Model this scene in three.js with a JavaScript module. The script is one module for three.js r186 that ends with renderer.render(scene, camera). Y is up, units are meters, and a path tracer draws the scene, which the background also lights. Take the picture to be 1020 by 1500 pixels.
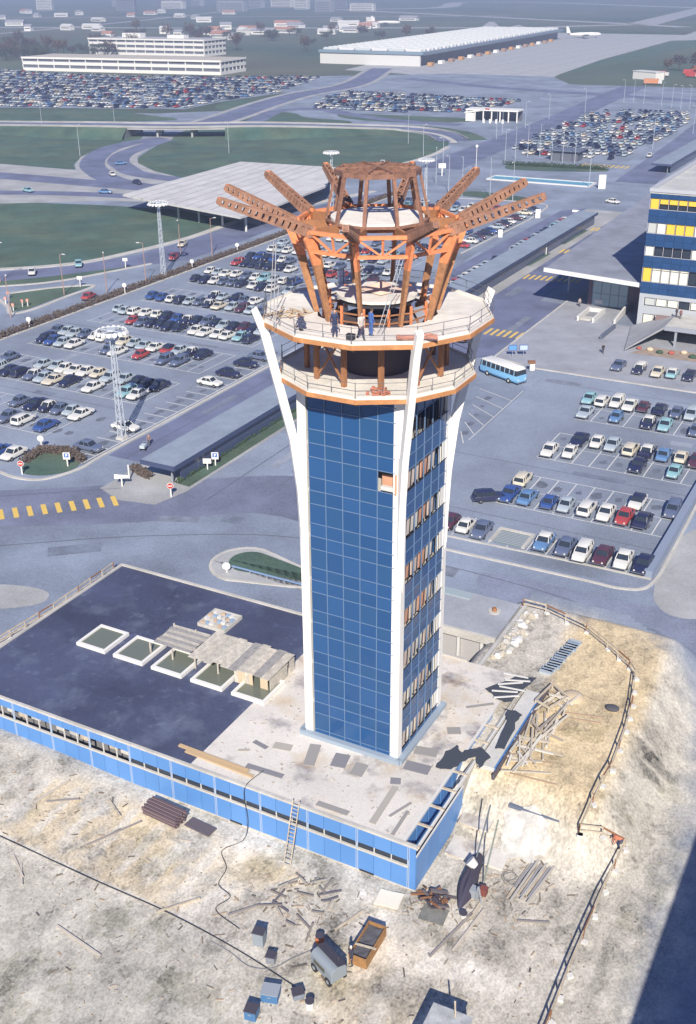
import * as THREE from 'three';
import { mergeGeometries, toCreasedNormals } from 'three/addons/utils/BufferGeometryUtils.js';
import { MarchingCubes } from 'three/addons/objects/MarchingCubes.js';
import { FontLoader } from 'three/addons/loaders/FontLoader.js';
import { TextGeometry } from 'three/addons/geometries/TextGeometry.js';

// ---------------------------------------------------------------- camera, sky, sun, exposure
const R = Math.PI / 180;
const scene = new THREE.Scene();
const camera = new THREE.PerspectiveCamera(49.97, 696 / 1024, 0.5, 9000);
camera.rotation.order = 'YXZ';
camera.position.set(29.16, 59.27, 62.36);
camera.rotation.set(-25.886 * R, 28.166 * R, -0.404 * R);
const SUN = new THREE.Vector3(0.375, 0.585, 0.72).normalize();
{
  const w = 256, h = 128, d = new Float32Array(w * h * 4);
  for (let j = 0; j < h; j++) {
    const el = Math.max(0, Math.sin((j + 0.5) / h * Math.PI - Math.PI / 2));
    const t = Math.pow(el, 0.5);
    for (let i = 0; i < w; i++) {
      const o = (j * w + i) * 4;
      d[o] = 0.17 + (0.032 - 0.17) * t; d[o + 1] = 0.21 + (0.085 - 0.21) * t; d[o + 2] = 0.33 + (0.27 - 0.33) * t; d[o + 3] = 1;
    }
  }
  const sky = new THREE.DataTexture(d, w, h, THREE.RGBAFormat, THREE.FloatType);
  sky.mapping = THREE.EquirectangularReflectionMapping; sky.magFilter = THREE.LinearFilter; sky.needsUpdate = true;
  scene.background = sky; scene.environment = sky;
}
const sun = new THREE.DirectionalLight(new THREE.Color(1.0, 0.92, 0.78), 4.6);
sun.position.copy(SUN).multiplyScalar(300).add(new THREE.Vector3(-60, 0, -120));
sun.target.position.set(-60, 0, -120);
sun.castShadow = true;
Object.assign(sun.shadow.camera, { left: -320, right: 320, top: 320, bottom: -320, near: 1, far: 900 });
sun.shadow.mapSize.set(4096, 4096);
scene.add(sun, sun.target);
const renderer = new THREE.WebGLRenderer({ antialias: true });
renderer.setSize(696, 1024);
renderer.toneMapping = THREE.LinearToneMapping;
renderer.toneMappingExposure = 1.42;
renderer.shadowMap.enabled = true;
scene.fog = new THREE.FogExp2(new THREE.Color(0.52, 0.65, 0.95), 0.00038);

// ---------------------------------------------------------------- helpers
let seed = 12345;
const rnd = () => { seed = (seed * 1664525 + 1013904223) >>> 0; return seed / 4294967296; };
const rr = (a, b) => a + (b - a) * rnd();
const pick = a => a[Math.floor(rnd() * a.length)];
const V = (x, y, z) => new THREE.Vector3(x, y, z);
const C = (r, g, b) => new THREE.Color().setRGB(r, g, b);
const ss = (a, b, v) => { const t = Math.min(1, Math.max(0, (v - a) / (b - a))); return t * t * (3 - 2 * t); };
const names = {};
function numbered(n) { const k = names[n] = (names[n] ?? -1) + 1; return k ? n + '_' + String(k).padStart(3, '0') : n; }
function M(r, g, b, rough = 0.8, o = {}) { return new THREE.MeshStandardMaterial({ color: C(r, g, b), roughness: rough, ...o }); }
// tileable value noise
const LAT = new Float32Array(65536); { let s = 777; for (let i = 0; i < 65536; i++) { s = (s * 1664525 + 1013904223) >>> 0; LAT[i] = s / 4294967296; } }
const lat = (x, y, p, o) => LAT[((((x % p) + p) % p) * 157 + (((y % p) + p) % p) * 7919 + o * 4099) & 65535];
function vn(u, v, p, o = 0) {
  const x = u * p, y = v * p, xi = Math.floor(x), yi = Math.floor(y); let fx = x - xi, fy = y - yi;
  fx = fx * fx * (3 - 2 * fx); fy = fy * fy * (3 - 2 * fy);
  const a = lat(xi, yi, p, o), b = lat(xi + 1, yi, p, o), c = lat(xi, yi + 1, p, o), d = lat(xi + 1, yi + 1, p, o);
  return a + (b - a) * fx + (c - a) * fy + (a - b - c + d) * fx * fy;
}
function fbm(u, v, p, n, o = 0) { let s = 0, a = 0.5, t = 0; for (let i = 0; i < n; i++) { s += a * vn(u, v, p, o + i); t += a; a *= 0.6; p *= 2; } return s / t; }
const enc = v => Math.round(255 * Math.min(1, Math.max(0, v <= 0.0031308 ? 12.92 * v : 1.055 * Math.pow(v, 1 / 2.4) - 0.055)));
function tex(w, h, fn, metresX, metresY = metresX, offX = 0, offY = 0) {     // fn(u,v) -> linear rgb
  const d = new Uint8Array(w * h * 4);
  for (let j = 0; j < h; j++) for (let i = 0; i < w; i++) {
    const c = fn((i + 0.5) / w, (j + 0.5) / h), o = (j * w + i) * 4;
    d[o] = enc(c[0]); d[o + 1] = enc(c[1]); d[o + 2] = enc(c[2]); d[o + 3] = 255;
  }
  const t = new THREE.DataTexture(d, w, h, THREE.RGBAFormat);
  t.colorSpace = THREE.SRGBColorSpace; t.magFilter = THREE.LinearFilter; t.minFilter = THREE.LinearMipmapLinearFilter; t.generateMipmaps = true;
  t.wrapS = t.wrapT = THREE.RepeatWrapping; t.repeat.set(1 / metresX, 1 / metresY); t.offset.set(offX, offY); t.needsUpdate = true;
  return t;
}
function grain(r, g, b, metres, size, amp, o = 0, tint = [1, 1, 1]) {
  return tex(size, size, (u, v) => {
    const n = fbm(u, v, 6, 6, o) - 0.5, f = vn(u, v, size / 2, o + 9) - 0.5, k = 1 + amp * (1.7 * n + 0.7 * f), m = (fbm(u, v, 9, 3, o + 20) - 0.5) * amp;
    return [r * k * (1 + m * (tint[0] - 1)), g * k * (1 + m * (tint[1] - 1)), b * k * (1 + m * (tint[2] - 1))];
  }, metres);
}
const MT = (map, rough = 0.9, o = {}) => new THREE.MeshStandardMaterial({ map, roughness: rough, ...o });
// uv in metres by dominant normal
function uvm(g) {
  if (g.index) g = g.toNonIndexed();
  const p = g.attributes.position, uv = new Float32Array(p.count * 2), a = V(), b = V(), c = V(), n = V();
  for (let i = 0; i < p.count; i += 3) {
    a.fromBufferAttribute(p, i); b.fromBufferAttribute(p, i + 1); c.fromBufferAttribute(p, i + 2);
    n.copy(b).sub(a).cross(c.clone().sub(a)); const x = Math.abs(n.x), y = Math.abs(n.y), z = Math.abs(n.z);
    [a, b, c].forEach((q, k) => { const o = (i + k) * 2; if (y >= x && y >= z) { uv[o] = q.x; uv[o + 1] = -q.z; } else if (x >= z) { uv[o] = q.z; uv[o + 1] = q.y; } else { uv[o] = q.x; uv[o + 1] = q.y; } });
  }
  g.setAttribute('uv', new THREE.BufferAttribute(uv, 2)); return g;
}
function bx(w, h, d, x = 0, y = 0, z = 0, ry = 0, rx = 0, rz = 0) {          // y is the CENTRE
  const g = new THREE.BoxGeometry(w, h, d); if (rx) g.rotateX(rx); if (rz) g.rotateZ(rz); if (ry) g.rotateY(ry); g.translate(x, y, z); return g;
}
function bxs(x0, x1, y0, y1, z0, z1) { return bx(x1 - x0, y1 - y0, z1 - z0, (x0 + x1) / 2, (y0 + y1) / 2, (z0 + z1) / 2); }
function cy(r0, r1, h, x, y, z, seg = 10) { const g = new THREE.CylinderGeometry(r1, r0, h, seg); g.translate(x, y + h / 2, z); return g; }
function bar(a, b, w, d = w, up = V(0, 1, 0)) {
  const dir = b.clone().sub(a), L = dir.length(), g = new THREE.BoxGeometry(w, d, L); dir.normalize();
  let u = up.clone(); if (Math.abs(u.dot(dir)) > 0.98) u = V(1, 0, 0.2);
  const x = u.clone().cross(dir).normalize(), y = dir.clone().cross(x);
  g.applyMatrix4(new THREE.Matrix4().makeBasis(x, y, dir).setPosition(a.clone().add(b).multiplyScalar(0.5))); return g;
}
function tube(a, b, r0, r1 = r0, seg = 8) {
  const L = a.distanceTo(b), g = new THREE.CylinderGeometry(r1, r0, L, seg);
  g.applyQuaternion(new THREE.Quaternion().setFromUnitVectors(V(0, 1, 0), b.clone().sub(a).normalize()));
  const m = a.clone().add(b).multiplyScalar(0.5); g.translate(m.x, m.y, m.z); return g;
}
function hexa(p) {                                                           // 0-3 bottom ring, 4-7 top ring
  const f = [[0, 1, 5, 4], [1, 2, 6, 5], [2, 3, 7, 6], [3, 0, 4, 7], [4, 5, 6, 7], [3, 2, 1, 0]], a = [];
  for (const [i, j, k, l] of f) for (const q of [i, j, k, i, k, l]) a.push(p[q].x, p[q].y, p[q].z);
  const g = new THREE.BufferGeometry(); g.setAttribute('position', new THREE.Float32BufferAttribute(a, 3)); g.computeVertexNormals(); return g;
}
function J(list) { return mergeGeometries(list.map(g => { g = uvm(g); for (const k of Object.keys(g.attributes)) if (!['position', 'normal', 'uv'].includes(k)) g.deleteAttribute(k); return g; })); }
const G = g => Array.isArray(g) ? J(g) : uvm(g);
function mesh(name, g, m, parent) { const o = new THREE.Mesh(g, m); o.name = name; o.castShadow = o.receiveShadow = true; parent.add(o); return o; }
const part = (name, g, m, parent, label) => { const o = mesh(name, G(g), m, parent); if (label) o.userData.label = label; return o; };
function thing(name, label, category, [x, y, z] = [0, 0, 0], turn = 0, group) {
  const o = new THREE.Group(); o.name = numbered(name); scene.add(o); o.position.set(x, y, z); o.rotation.y = turn;
  o.userData = { label, category }; if (group) o.userData.group = group; return o;
}
function single(name, label, category, g, m, group) { const o = mesh(numbered(name), G(g), m, scene); o.userData = { label, category }; if (group) o.userData.group = group; return o; }
function dup(root, [x, y, z], turn = root.rotation.y, label, group) {
  const r = root.clone(); r.name = numbered(root.name.replace(/_\d\d\d$/, '')); scene.add(r); r.position.set(x, y, z); r.rotation.y = turn;
  r.userData = { ...root.userData }; if (label) r.userData.label = label; if (group) r.userData.group = group; return r;
}
function flat(pts, y) {                                                      // [[x,z],...] -> horizontal sheet, uv in metres
  const s = new THREE.Shape(pts.map(([x, z]) => new THREE.Vector2(x, -z))), g = new THREE.ShapeGeometry(s); g.rotateX(-Math.PI / 2); g.translate(0, y, 0); return g;
}
function smooth(pts, n = 6, closed = false) { return new THREE.CatmullRomCurve3(pts.map(([x, z]) => V(x, 0, z)), closed, 'centripetal').getPoints(pts.length * n).map(p => [p.x, p.z]); }
function ribbon(pts, w, y, h = 0) {                                          // strip along a polyline, optional thickness
  const a = [], L = [], Rr = [];
  for (let i = 0; i < pts.length; i++) {
    const p = pts[Math.max(0, i - 1)], q = pts[Math.min(pts.length - 1, i + 1)]; let dx = q[0] - p[0], dz = q[1] - p[1]; const l = Math.hypot(dx, dz) || 1; dx /= l; dz /= l;
    L.push([pts[i][0] + dz * w / 2, pts[i][1] - dx * w / 2]); Rr.push([pts[i][0] - dz * w / 2, pts[i][1] + dx * w / 2]);
  }
  const quad = (p, q, r, s) => a.push(...p, ...q, ...r, ...p, ...r, ...s);
  for (let i = 0; i + 1 < pts.length; i++) {
    const l0 = [L[i][0], y, L[i][1]], l1 = [L[i + 1][0], y, L[i + 1][1]], r0 = [Rr[i][0], y, Rr[i][1]], r1 = [Rr[i + 1][0], y, Rr[i + 1][1]];
    quad(l0, r0, r1, l1);
    if (h) { const d = p => [p[0], y - h, p[2]]; quad(d(l0), l0, l1, d(l1)); quad(r0, d(r0), d(r1), r1); }
  }
  const g = new THREE.BufferGeometry(); g.setAttribute('position', new THREE.Float32BufferAttribute(a, 3)); g.computeVertexNormals(); return g;
}
function sgroup(name) { const o = new THREE.Group(); o.name = numbered(name); o.userData.kind = 'structure'; scene.add(o); return o; }
function struct(name, g, m, parent = scene) { const o = mesh(parent === scene ? numbered(name) : name, G(g), m, parent); if (parent === scene) o.userData.kind = 'structure'; return o; }

// ---------------------------------------------------------------- materials
const tAsph = grain(0.225, 0.265, 0.35, 61, 1536, 0.6, 1);
const tRoad = grain(0.14, 0.16, 0.26, 38, 1024, 0.5, 3);
const tPale = grain(0.38, 0.385, 0.4, 30, 512, 0.35, 5);
const tGrass = tex(1024, 1024, (u, v) => { const n = fbm(u, v, 8, 6, 7) - 0.5, f = vn(u, v, 400, 3) - 0.5, m = fbm(u, v, 5, 3, 31) - 0.5; const k = 1 + 0.9 * n + 0.5 * f; return [(0.07 + 0.06 * m) * k, (0.118 + 0.03 * m) * k, 0.088 * k]; }, 55);
const tField = tex(1024, 1024, (u, v) => { const n = fbm(u, v, 10, 6, 17) - 0.5, m = fbm(u, v, 4, 3, 41) - 0.5; const k = 1 + 0.7 * n; return [(0.075 + 0.12 * m) * k, (0.105 + 0.05 * m) * k, (0.075 + 0.03 * m) * k]; }, 900);
const tConc = grain(0.5, 0.49, 0.47, 9, 512, 0.3, 11);
const tTar = tex(1024, 1024, (u, v) => {
  const n = fbm(u, v, 5, 6, 51) - 0.5, s = Math.max(0, fbm(u, v, 11, 6, 61) - 0.57) * 0.42, f = vn(u, v, 500, 6) - 0.5, sc = Math.max(0, fbm(u, v, 34, 4, 67) - 0.62) * 0.55 * ss(0.45, 0.6, fbm(u, v, 5, 3, 69)), rg = Math.abs(fbm(u, v, 3, 5, 151) - 0.5), ln = rg < 0.006 && fbm(u, v, 6, 3, 161) > 0.48 ? (0.006 - rg) * 90 : 0, seam = (v * 26) % 1 < 0.03 ? 0.012 : 0, k = 1 + 1.0 * n + 0.45 * f + (seam ? 0.25 : 0) + ln;
  return [0.06 * k + (s + sc) * 0.42, 0.072 * k + (s + sc) * 0.5, 0.138 * k + (s + sc) * 0.6];
}, 26);
const tDeck = tex(1024, 1024, (u, v) => {
  const n = fbm(u, v, 5, 6, 71) - 0.5, f = vn(u, v, 420, 8) - 0.5, st = Math.max(0, fbm(u, v, 12, 6, 81) - 0.54) * 2.4, br = Math.max(0, fbm(u, v, 8, 6, 91) - 0.53) * 1.5;
  const k = 1 + 0.42 * n + 0.22 * f; return [(0.66 - st * 0.6 - br * 0.15) * k, (0.63 - st * 0.58 - br * 0.3) * k, (0.6 - st * 0.5 - br * 0.5) * k];
}, 24);
const tWood = tex(256, 512, (u, v) => { const n = fbm(u * 1, v * 0.15, 32, 4, 6) - 0.5, m = vn(u, v, 6, 4) - 0.5; const k = 1 + 0.7 * n + 0.5 * m; return [0.47 * k, 0.41 * k, 0.33 * k]; }, 1.6, 4);
const tGrav = grain(0.4, 0.41, 0.43, 20, 512, 0.3, 13);
const mAsph = MT(tAsph), mRoad = MT(tRoad), mPale = MT(tPale), mGrass = MT(tGrass, 1), mField = MT(tField, 1), mConc = MT(tConc), mTar = MT(tTar, 0.75), mDeck = MT(tDeck), mWood = MT(tWood), mGrav = MT(tGrav);
const mKerb = MT(grain(0.5, 0.485, 0.46, 12, 256, 0.3, 15));
const mWhiteLine = M(0.62, 0.62, 0.62, 0.9), mYellowLine = M(0.72, 0.5, 0.12, 0.9);
const mWhite = M(0.8, 0.79, 0.77, 0.55), mWhite2 = M(0.66, 0.66, 0.66, 0.7), mDark = M(0.03, 0.032, 0.045, 0.8), mSteel = M(0.3, 0.33, 0.38, 0.5), mRust = M(0.26, 0.12, 0.06, 0.85);
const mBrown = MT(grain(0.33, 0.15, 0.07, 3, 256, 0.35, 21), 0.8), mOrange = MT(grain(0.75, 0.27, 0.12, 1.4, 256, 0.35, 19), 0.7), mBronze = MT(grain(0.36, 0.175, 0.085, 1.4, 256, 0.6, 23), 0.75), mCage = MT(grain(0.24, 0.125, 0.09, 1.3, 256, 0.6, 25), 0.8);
const mGlassDark = M(0.03, 0.04, 0.06, 0.12), mRubber = M(0.025, 0.025, 0.028, 0.9), mChrome = M(0.6, 0.6, 0.62, 0.25, { metalness: 1 });
const mPole = M(0.42, 0.46, 0.52, 0.5), mRed = M(0.5, 0.05, 0.04, 0.6);

// ---------------------------------------------------------------- ground
struct('ground', flat([[-6000, 3000], [6000, 3000], [6000, -7000], [-6000, -7000]], -0.09), mField);
const plain = struct('asphalt_ground', flat([[-640, 90], [-640, -380], [-425, -375], [-325, -400], [-300, -425], [-322, -520], [-356, -640], [-290, -690], [-217, -690], [-190, -640], [60, -660], [260, -300], [260, 120]], 0), mAsph);
const grassAreas = {
  dome: [[-238, -274], [-246, -290], [-261, -325], [-271, -358], [-243, -378], [-211, -388], [-181, -387], [-164, -380], [-152, -364], [-147, -347], [-145, -309], [-151, -276], [-164, -249], [-194, -244], [-213, -252], [-229, -263]],
  a: [[-385, -317], [-359, -329], [-303, -349], [-272, -320], [-269, -298], [-259, -268], [-247, -249], [-241, -244], [-275, -242], [-300, -237]],
  b: [[-440, -369], [-410, -382], [-359, -402], [-325, -393], [-299, -383], [-312, -368], [-400, -331]],
  c: [[-322, -452], [-326, -474], [-315, -496], [-314, -505], [-298, -422], [-308, -429]],
  d: [[-268, -385], [-274, -410], [-277, -432], [-262, -429], [-248, -416], [-223, -412], [-218, -402], [-264, -381]],
  e: [[-241, -438], [-220, -441], [-175, -443], [-171, -433], [-183, -422], [-208, -416], [-233, -423]],
  f: [[-240, -178], [-219.5, -184.1], [-208, -189], [-188.4, -194.4], [-175.4, -196.2], [-161.8, -198.3], [-142.3, -194.9], [-140.6, -168.6], [-143.3, -150.1], [-147.5, -135.4], [-159.7, -121.9], [-185, -105], [-230, -120]],
  g: [[-110, -320], [-107.7, -323.3], [-84.1, -327.5], [-76, -324.6], [-74.8, -318.6], [-102.3, -308.7], [-107.2, -309.7]],
  h: [[-103.5, -259.9], [-99.3, -263.7], [-91.4, -262.4], [-78.6, -258.9], [-78.5, -254.2], [-84, -251.5], [-92, -252.4], [-99.6, -251.9]],
};
for (const k of Object.keys(grassAreas)) { const o = struct('grass_lawn', flat(smooth(grassAreas[k], 4, true), 0.02), mGrass); }
struct('grass_verge', flat([[-156, -104], [-150.7, -112.6], [-143.4, -121.6], [-136.7, -131.9], [-131.2, -140.5], [-134.2, -132.6], [-140.1, -117.9], [-147.8, -109.6], [-154, -103]], 0.05), mGrass);
struct('traffic_island', flat([[-141, -105.5], [-136.4, -112.8], [-130.2, -118.9], [-129.9, -109.6], [-129.4, -97.9], [-130.9, -95.3], [-134.6, -98.6]], 0.05), mGrass);
struct('far_grass', flat([[-219, -698], [-237, -871], [-251, -1169], [-223, -1217], [-194, -1073], [-211, -1008], [-209, -860], [-211, -818], [-215, -759]], -0.03), mGrass);
struct('hangar_apron', flat([[-375, -692], [-399, -829], [-435, -980], [-551, -1539], [-441, -1315], [-268, -1305], [-292, -1557], [-219, -1199], [-254, -1179], [-237, -871], [-217, -692], [-281, -664]], -0.05), mGrav);
for (const [p, w] of [[[[-1223, -2198], [-1062, -2384], [-1229, -2988], [-1087, -3008], [-485, -2504]], 45], [[[-1185, -2207], [-640, -1782], [-392, -1589], [-316, -1520]], 28], [[[-392, -1589], [-500, -2577]], 45], [[[-512, -1369], [-464, -1502], [-392, -1589]], 30], [[[-1500, -1150], [-900, -1300], [-560, -1420]], 30], [[[-1900, -1400], [-1100, -1750], [-700, -1900]], 20], [[[-1000, -700], [-1100, -1200], [-1500, -2400]], 14]])
  struct('taxiway', ribbon(smooth(p), w, -0.04), mPale);
const rdl = (p, w, m = mRoad, y = 0.035) => struct('road', ribbon(smooth(p), w, y), m);
struct('road_shoulder', flat([[-270, -330], [-272, -308], [-267, -286], [-260, -268], [-249, -252], [-241, -243], [-224, -234], [-204, -227], [-198, -230], [-195, -239], [-200, -246], [-215, -253], [-231, -265], [-242, -279], [-250, -296], [-261, -328]], 0.026), mPale);
struct('road_shoulder', flat([[-300, -240], [-275, -242], [-240, -242], [-211, -231], [-196, -227], [-181, -204], [-193, -200], [-218, -183], [-240, -170]], 0.03), mPale);
rdl([[-265, -326], [-267, -310], [-265, -292], [-255, -271], [-242, -253], [-230, -242], [-218, -233], [-204, -227], [-180, -224]], 9);
rdl([[-261, -322], [-255, -297], [-249, -279], [-239, -264], [-229, -255], [-215, -245], [-180, -240]], 8, mRoad, 0.04);
rdl([[-290, -218], [-256, -222], [-226, -223], [-180, -225]], 11, mRoad, 0.045);
rdl([[-260, -186], [-232, -197], [-211, -205], [-180, -212]], 7, mRoad, 0.05);
rdl([[-277, -376], [-284, -406], [-299, -463], [-309, -517], [-311, -578], [-356, -715]], 22, mPale, 0.026);
rdl([[-277, -376], [-284, -406], [-299, -463], [-309, -517], [-311, -578], [-356, -715]], 15, mRoad, 0.036);
rdl([[-262, -392], [-275, -440], [-262, -452], [-235, -436], [-200, -422], [-170, -420]], 9, mRoad, 0.04);
rdl([[-128, -300], [-131, -339], [-133, -391], [-137, -462], [-145, -562], [-150, -640]], 15);
rdl([[-300, -640], [-220, -600], [-160, -585], [-60, -560], [40, -540]], 12, mRoad, 0.045);
rdl([[-60, -300], [-66, -400], [-74, -520], [-78, -640]], 13, mRoad, 0.05);
struct('road', flat([[-175, -95], [-157.3, -119.4], [-146.7, -129.8], [-139.4, -147.2], [-138.4, -167.8], [-138.7, -193.4], [-128, -240], [-118, -255], [-122, -215], [-126.3, -189.8], [-125.5, -165.5], [-125.7, -147.7], [-130.8, -140.1], [-135.9, -130.9], [-142.6, -120.7], [-151.2, -113.1], [-165, -88]], 0.03), mRoad);
struct('road', flat([[-62, -258], [-40, -258], [-40, -150], [-35.2, -150], [-35.2, -112], [-50, -95], [-50, -258]], 0.022), mRoad);
struct('road', flat([[-66.5, -46], [-66.5, -245], [-61, -252], [-60.5, -46]], 0.024), mRoad);
// worn, darker wheel tracks of the access road behind the low building
struct('road', flat(smooth([[-120, 10], [-75, -16], [-50, -31], [-38, -40], [-24, -40], [-20, -46], [-38, -52], [-52, -44], [-72, -30], [-122, -6]], 5, true), 0.018), MT(grain(0.165, 0.185, 0.27, 40, 768, 0.55, 29)));
struct('road', flat(smooth([[-6, -34], [6, -34.5], [14, -29.5], [20.5, -20], [22.5, -6], [26, 10], [32, 10], [30, -30], [22, -42], [8, -39.5], [-8, -38.5]], 5, true), 0.016), MT(grain(0.2, 0.225, 0.31, 40, 768, 0.55, 33)));
struct('pavement', flat([[-34.9, -153], [-34.8, -111.3], [-26.2, -108.6], [-17.5, -108.5], [16, -108.5], [16, -140], [-22, -140], [-22, -153]], 0.1), MT(grain(0.32, 0.335, 0.385, 18, 512, 0.3, 35)));
struct('pavement_kerb', ribbon([[-34.9, -153], [-34.8, -111.3], [-26.2, -108.6], [-17.5, -108.5], [16, -108.5]], 0.35, 0.13, 0.13), mKerb);
// kerbs
const kerb = (p, w = 0.5, cl = false, h = 0.13) => struct('kerb', ribbon(smooth(p, 6, cl), w, h, h), mKerb);
kerb([[-200, -98], [-158.8, -121], [-146.6, -134.3], [-142.5, -149.1], [-139.8, -167.5], [-140.4, -193.3], [-137, -215], [-128, -250]], 2.2);
kerb([[-156, -102], [-147.8, -109.2], [-140, -117.5], [-134, -132.4], [-131, -141]], 0.9);
kerb([[-141, -101.6], [-134.2, -97.7], [-129.9, -94.3], [-128.3, -98], [-128.9, -108.4], [-129.8, -119], [-136.4, -113.4], [-141.6, -106]], 0.9);
kerb([[-119.2, -70], [-119.2, -260]], 0.6);
kerb([[-67.1, -95], [-67.1, -51.7], [-67.1, -44.3], [-66.9, -40.6], [-69, -35.5], [-72.3, -34.3], [-80, -35.5], [-100, -37]], 0.5);
kerb([[-149, -362], [-152, -368], [-166, -384], [-182, -391], [-212, -392], [-250, -384]], 2.5);
kerb([[-147, -352], [-143.5, -330], [-144, -306], [-150, -272], [-162, -246]], 2.2);
kerb([[-70.8, -182], [-70.8, -240], [-74, -252], [-102, -250]], 0.5);
// car park floors get their own, slightly lighter asphalt
const mLot = MT(grain(0.225, 0.262, 0.34, 67, 1536, 0.5, 37));
const lotLeft = struct('car_park', flat([[-118.8, -60], [-118.8, -256], [-76, -252], [-70.8, -238], [-67.4, -180], [-67.4, -42], [-70, -36.5], [-75, -35.5], [-118.8, -38]], 0.028), mLot);
const lotRight = struct('car_park', flat([[-24, -108], [8.9, -108], [9, -45.6], [8, -43], [-20, -42.6], [-24, -50]], 0.028), mLot);
const lotFar = struct('car_park', flat([[-126, -374], [-132, -501], [-113, -510], [-86, -509], [-77, -467], [-74, -345], [-79, -335], [-112, -334], [-121, -349]], 0.028), mLot);
const lotFar2 = struct('car_park', flat([[-264, -448], [-295, -522], [-299, -600], [-190, -596], [-172, -527], [-182, -469], [-224, -449]], 0.022), mLot);
const lotFar3 = struct('car_park', flat([[-440, -378], [-640, -575], [-603, -590], [-499, -578], [-414, -600], [-356, -640], [-323, -523], [-327, -465], [-323, -422], [-415, -389]], 0.022), mLot);
struct('gravel_verge', flat(smooth([[10, -42], [10.4, -60], [13.5, -60], [15.4, -44], [15.2, -39.6], [12.4, -39]], 5, true), 0.02), mPale);
const line = (x0, z0, x1, z1, w = 0.14, y = 0.034) => ribbon([[x0, z0], [x1, z1]], w, y);
{ // painted stalls
  const L = [];
  for (let k = 0; k < 8; k++) {
    const z = -47.6 - 16.55 * k, x1 = k ? -75.5 : -79.5;
    L.push(line(-113.5, z, x1, z), line(-113.5, z - 11, x1, z - 11));
    for (let x = x1; x > -114; x -= 2.5) L.push(line(x, z, x, z - 11, 0.12));
  }
  for (let z = -45; z > -96; z -= 2.75) L.push(line(-72.2, z, -67.9, z, 0.16));
  L.push(line(-67.9, -42, -67.9, -100, 0.2));
  part('stall_marking', L, mWhiteLine, lotLeft);
  const stain = list => list.map(([x, z]) => { const p = []; const r = rr(0.35, 0.75), e = rr(1, 1.7), o = rnd() * 9; for (let i = 0; i < 11; i++) { const t = i / 11 * 6.283, q = r * (0.7 + 0.6 * vn(0.5 + 0.3 * Math.cos(t) + o, 0.5 + 0.3 * Math.sin(t), 12, 3)); p.push([x + q * Math.cos(t), z + q * e * Math.sin(t)]); } return flat(p, 0.031); });
  const sl = [], sr = []; for (let k = 0; k < 8; k++) for (let x = -76.7; x > -113; x -= 2.5) for (const d of [2.4, 8.4]) if (rnd() < 0.8) sl.push([x + rr(-0.3, 0.3), -47.6 - 16.55 * k - d + rr(-0.6, 0.6)]);
  for (let z = -46.4; z > -96; z -= 2.75) sl.push([-70.2 + rr(-0.5, 0.5), z]);
  for (const z0 of [-88.9, -72.4, -56.2]) for (let x = -12.2; x < 7; x += 2.43) for (const d of [2.5, 7.6]) if (rnd() < 0.85) sr.push([x + rr(-0.3, 0.3), z0 - d + rr(-0.5, 0.5)]);
  for (let i = 0; i < 5; i++) sr.push([-28.2 + i * 0.6, -91.4 + i * 3.8]);
  part('oil_stain', stain(sl), MT(grain(0.13, 0.15, 0.2, 3, 128, 0.5, 141)), lotLeft).userData.kind = 'stuff'; part('oil_stain', stain(sr), MT(grain(0.13, 0.15, 0.2, 3, 128, 0.5, 141)), lotRight).userData.kind = 'stuff';
  const Q = [];
  for (const [z0, z1, x0] of [[-88.9, -99.5, -13.4], [-72.4, -82.4, -13.5], [-56.2, -66.2, -13.2]]) {
    Q.push(line(x0, z0, 7.8, z0), line(x0, z1, 7.8, z1), line(x0, (z0 + z1) / 2, 7.8, (z0 + z1) / 2, 0.1)); for (let x = x0; x < 8; x += 2.43) Q.push(line(x, z0, x, z1));
  }
  for (let x = -14.7; x < 8.6; x += 2.3) Q.push(line(x, -45.4, x, -49.8, 0.12));
  for (let x = -15; x < 8; x += 2.7) Q.push(line(x, -112.4, x, -117.2, 0.12));
  for (let i = 0; i < 6; i++) Q.push(line(-31 + i * 0.9, -95 + i * 3.7, -24.4, -91.9 + i * 3.9));
  Q.push(line(-24.4, -97, -24.2, -74, 0.12));
  part('stall_marking', Q, mWhiteLine, lotRight);
  part('edge_kerb', ribbon(smooth([[-24, -44.7], [-14.7, -44.9], [2, -45.5], [8.9, -45.5]]), 0.3, 0.12, 0.12), mKerb, lotRight);
  part('outer_kerb', ribbon(smooth([[-22, -41.6], [-13.5, -41.7], [3.1, -42], [6.4, -42], [8.6, -43], [9.3, -45.2], [9.4, -56], [9.2, -72], [9.2, -110]]), 0.35, 0.13, 0.13), mKerb, lotRight);
}
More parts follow.
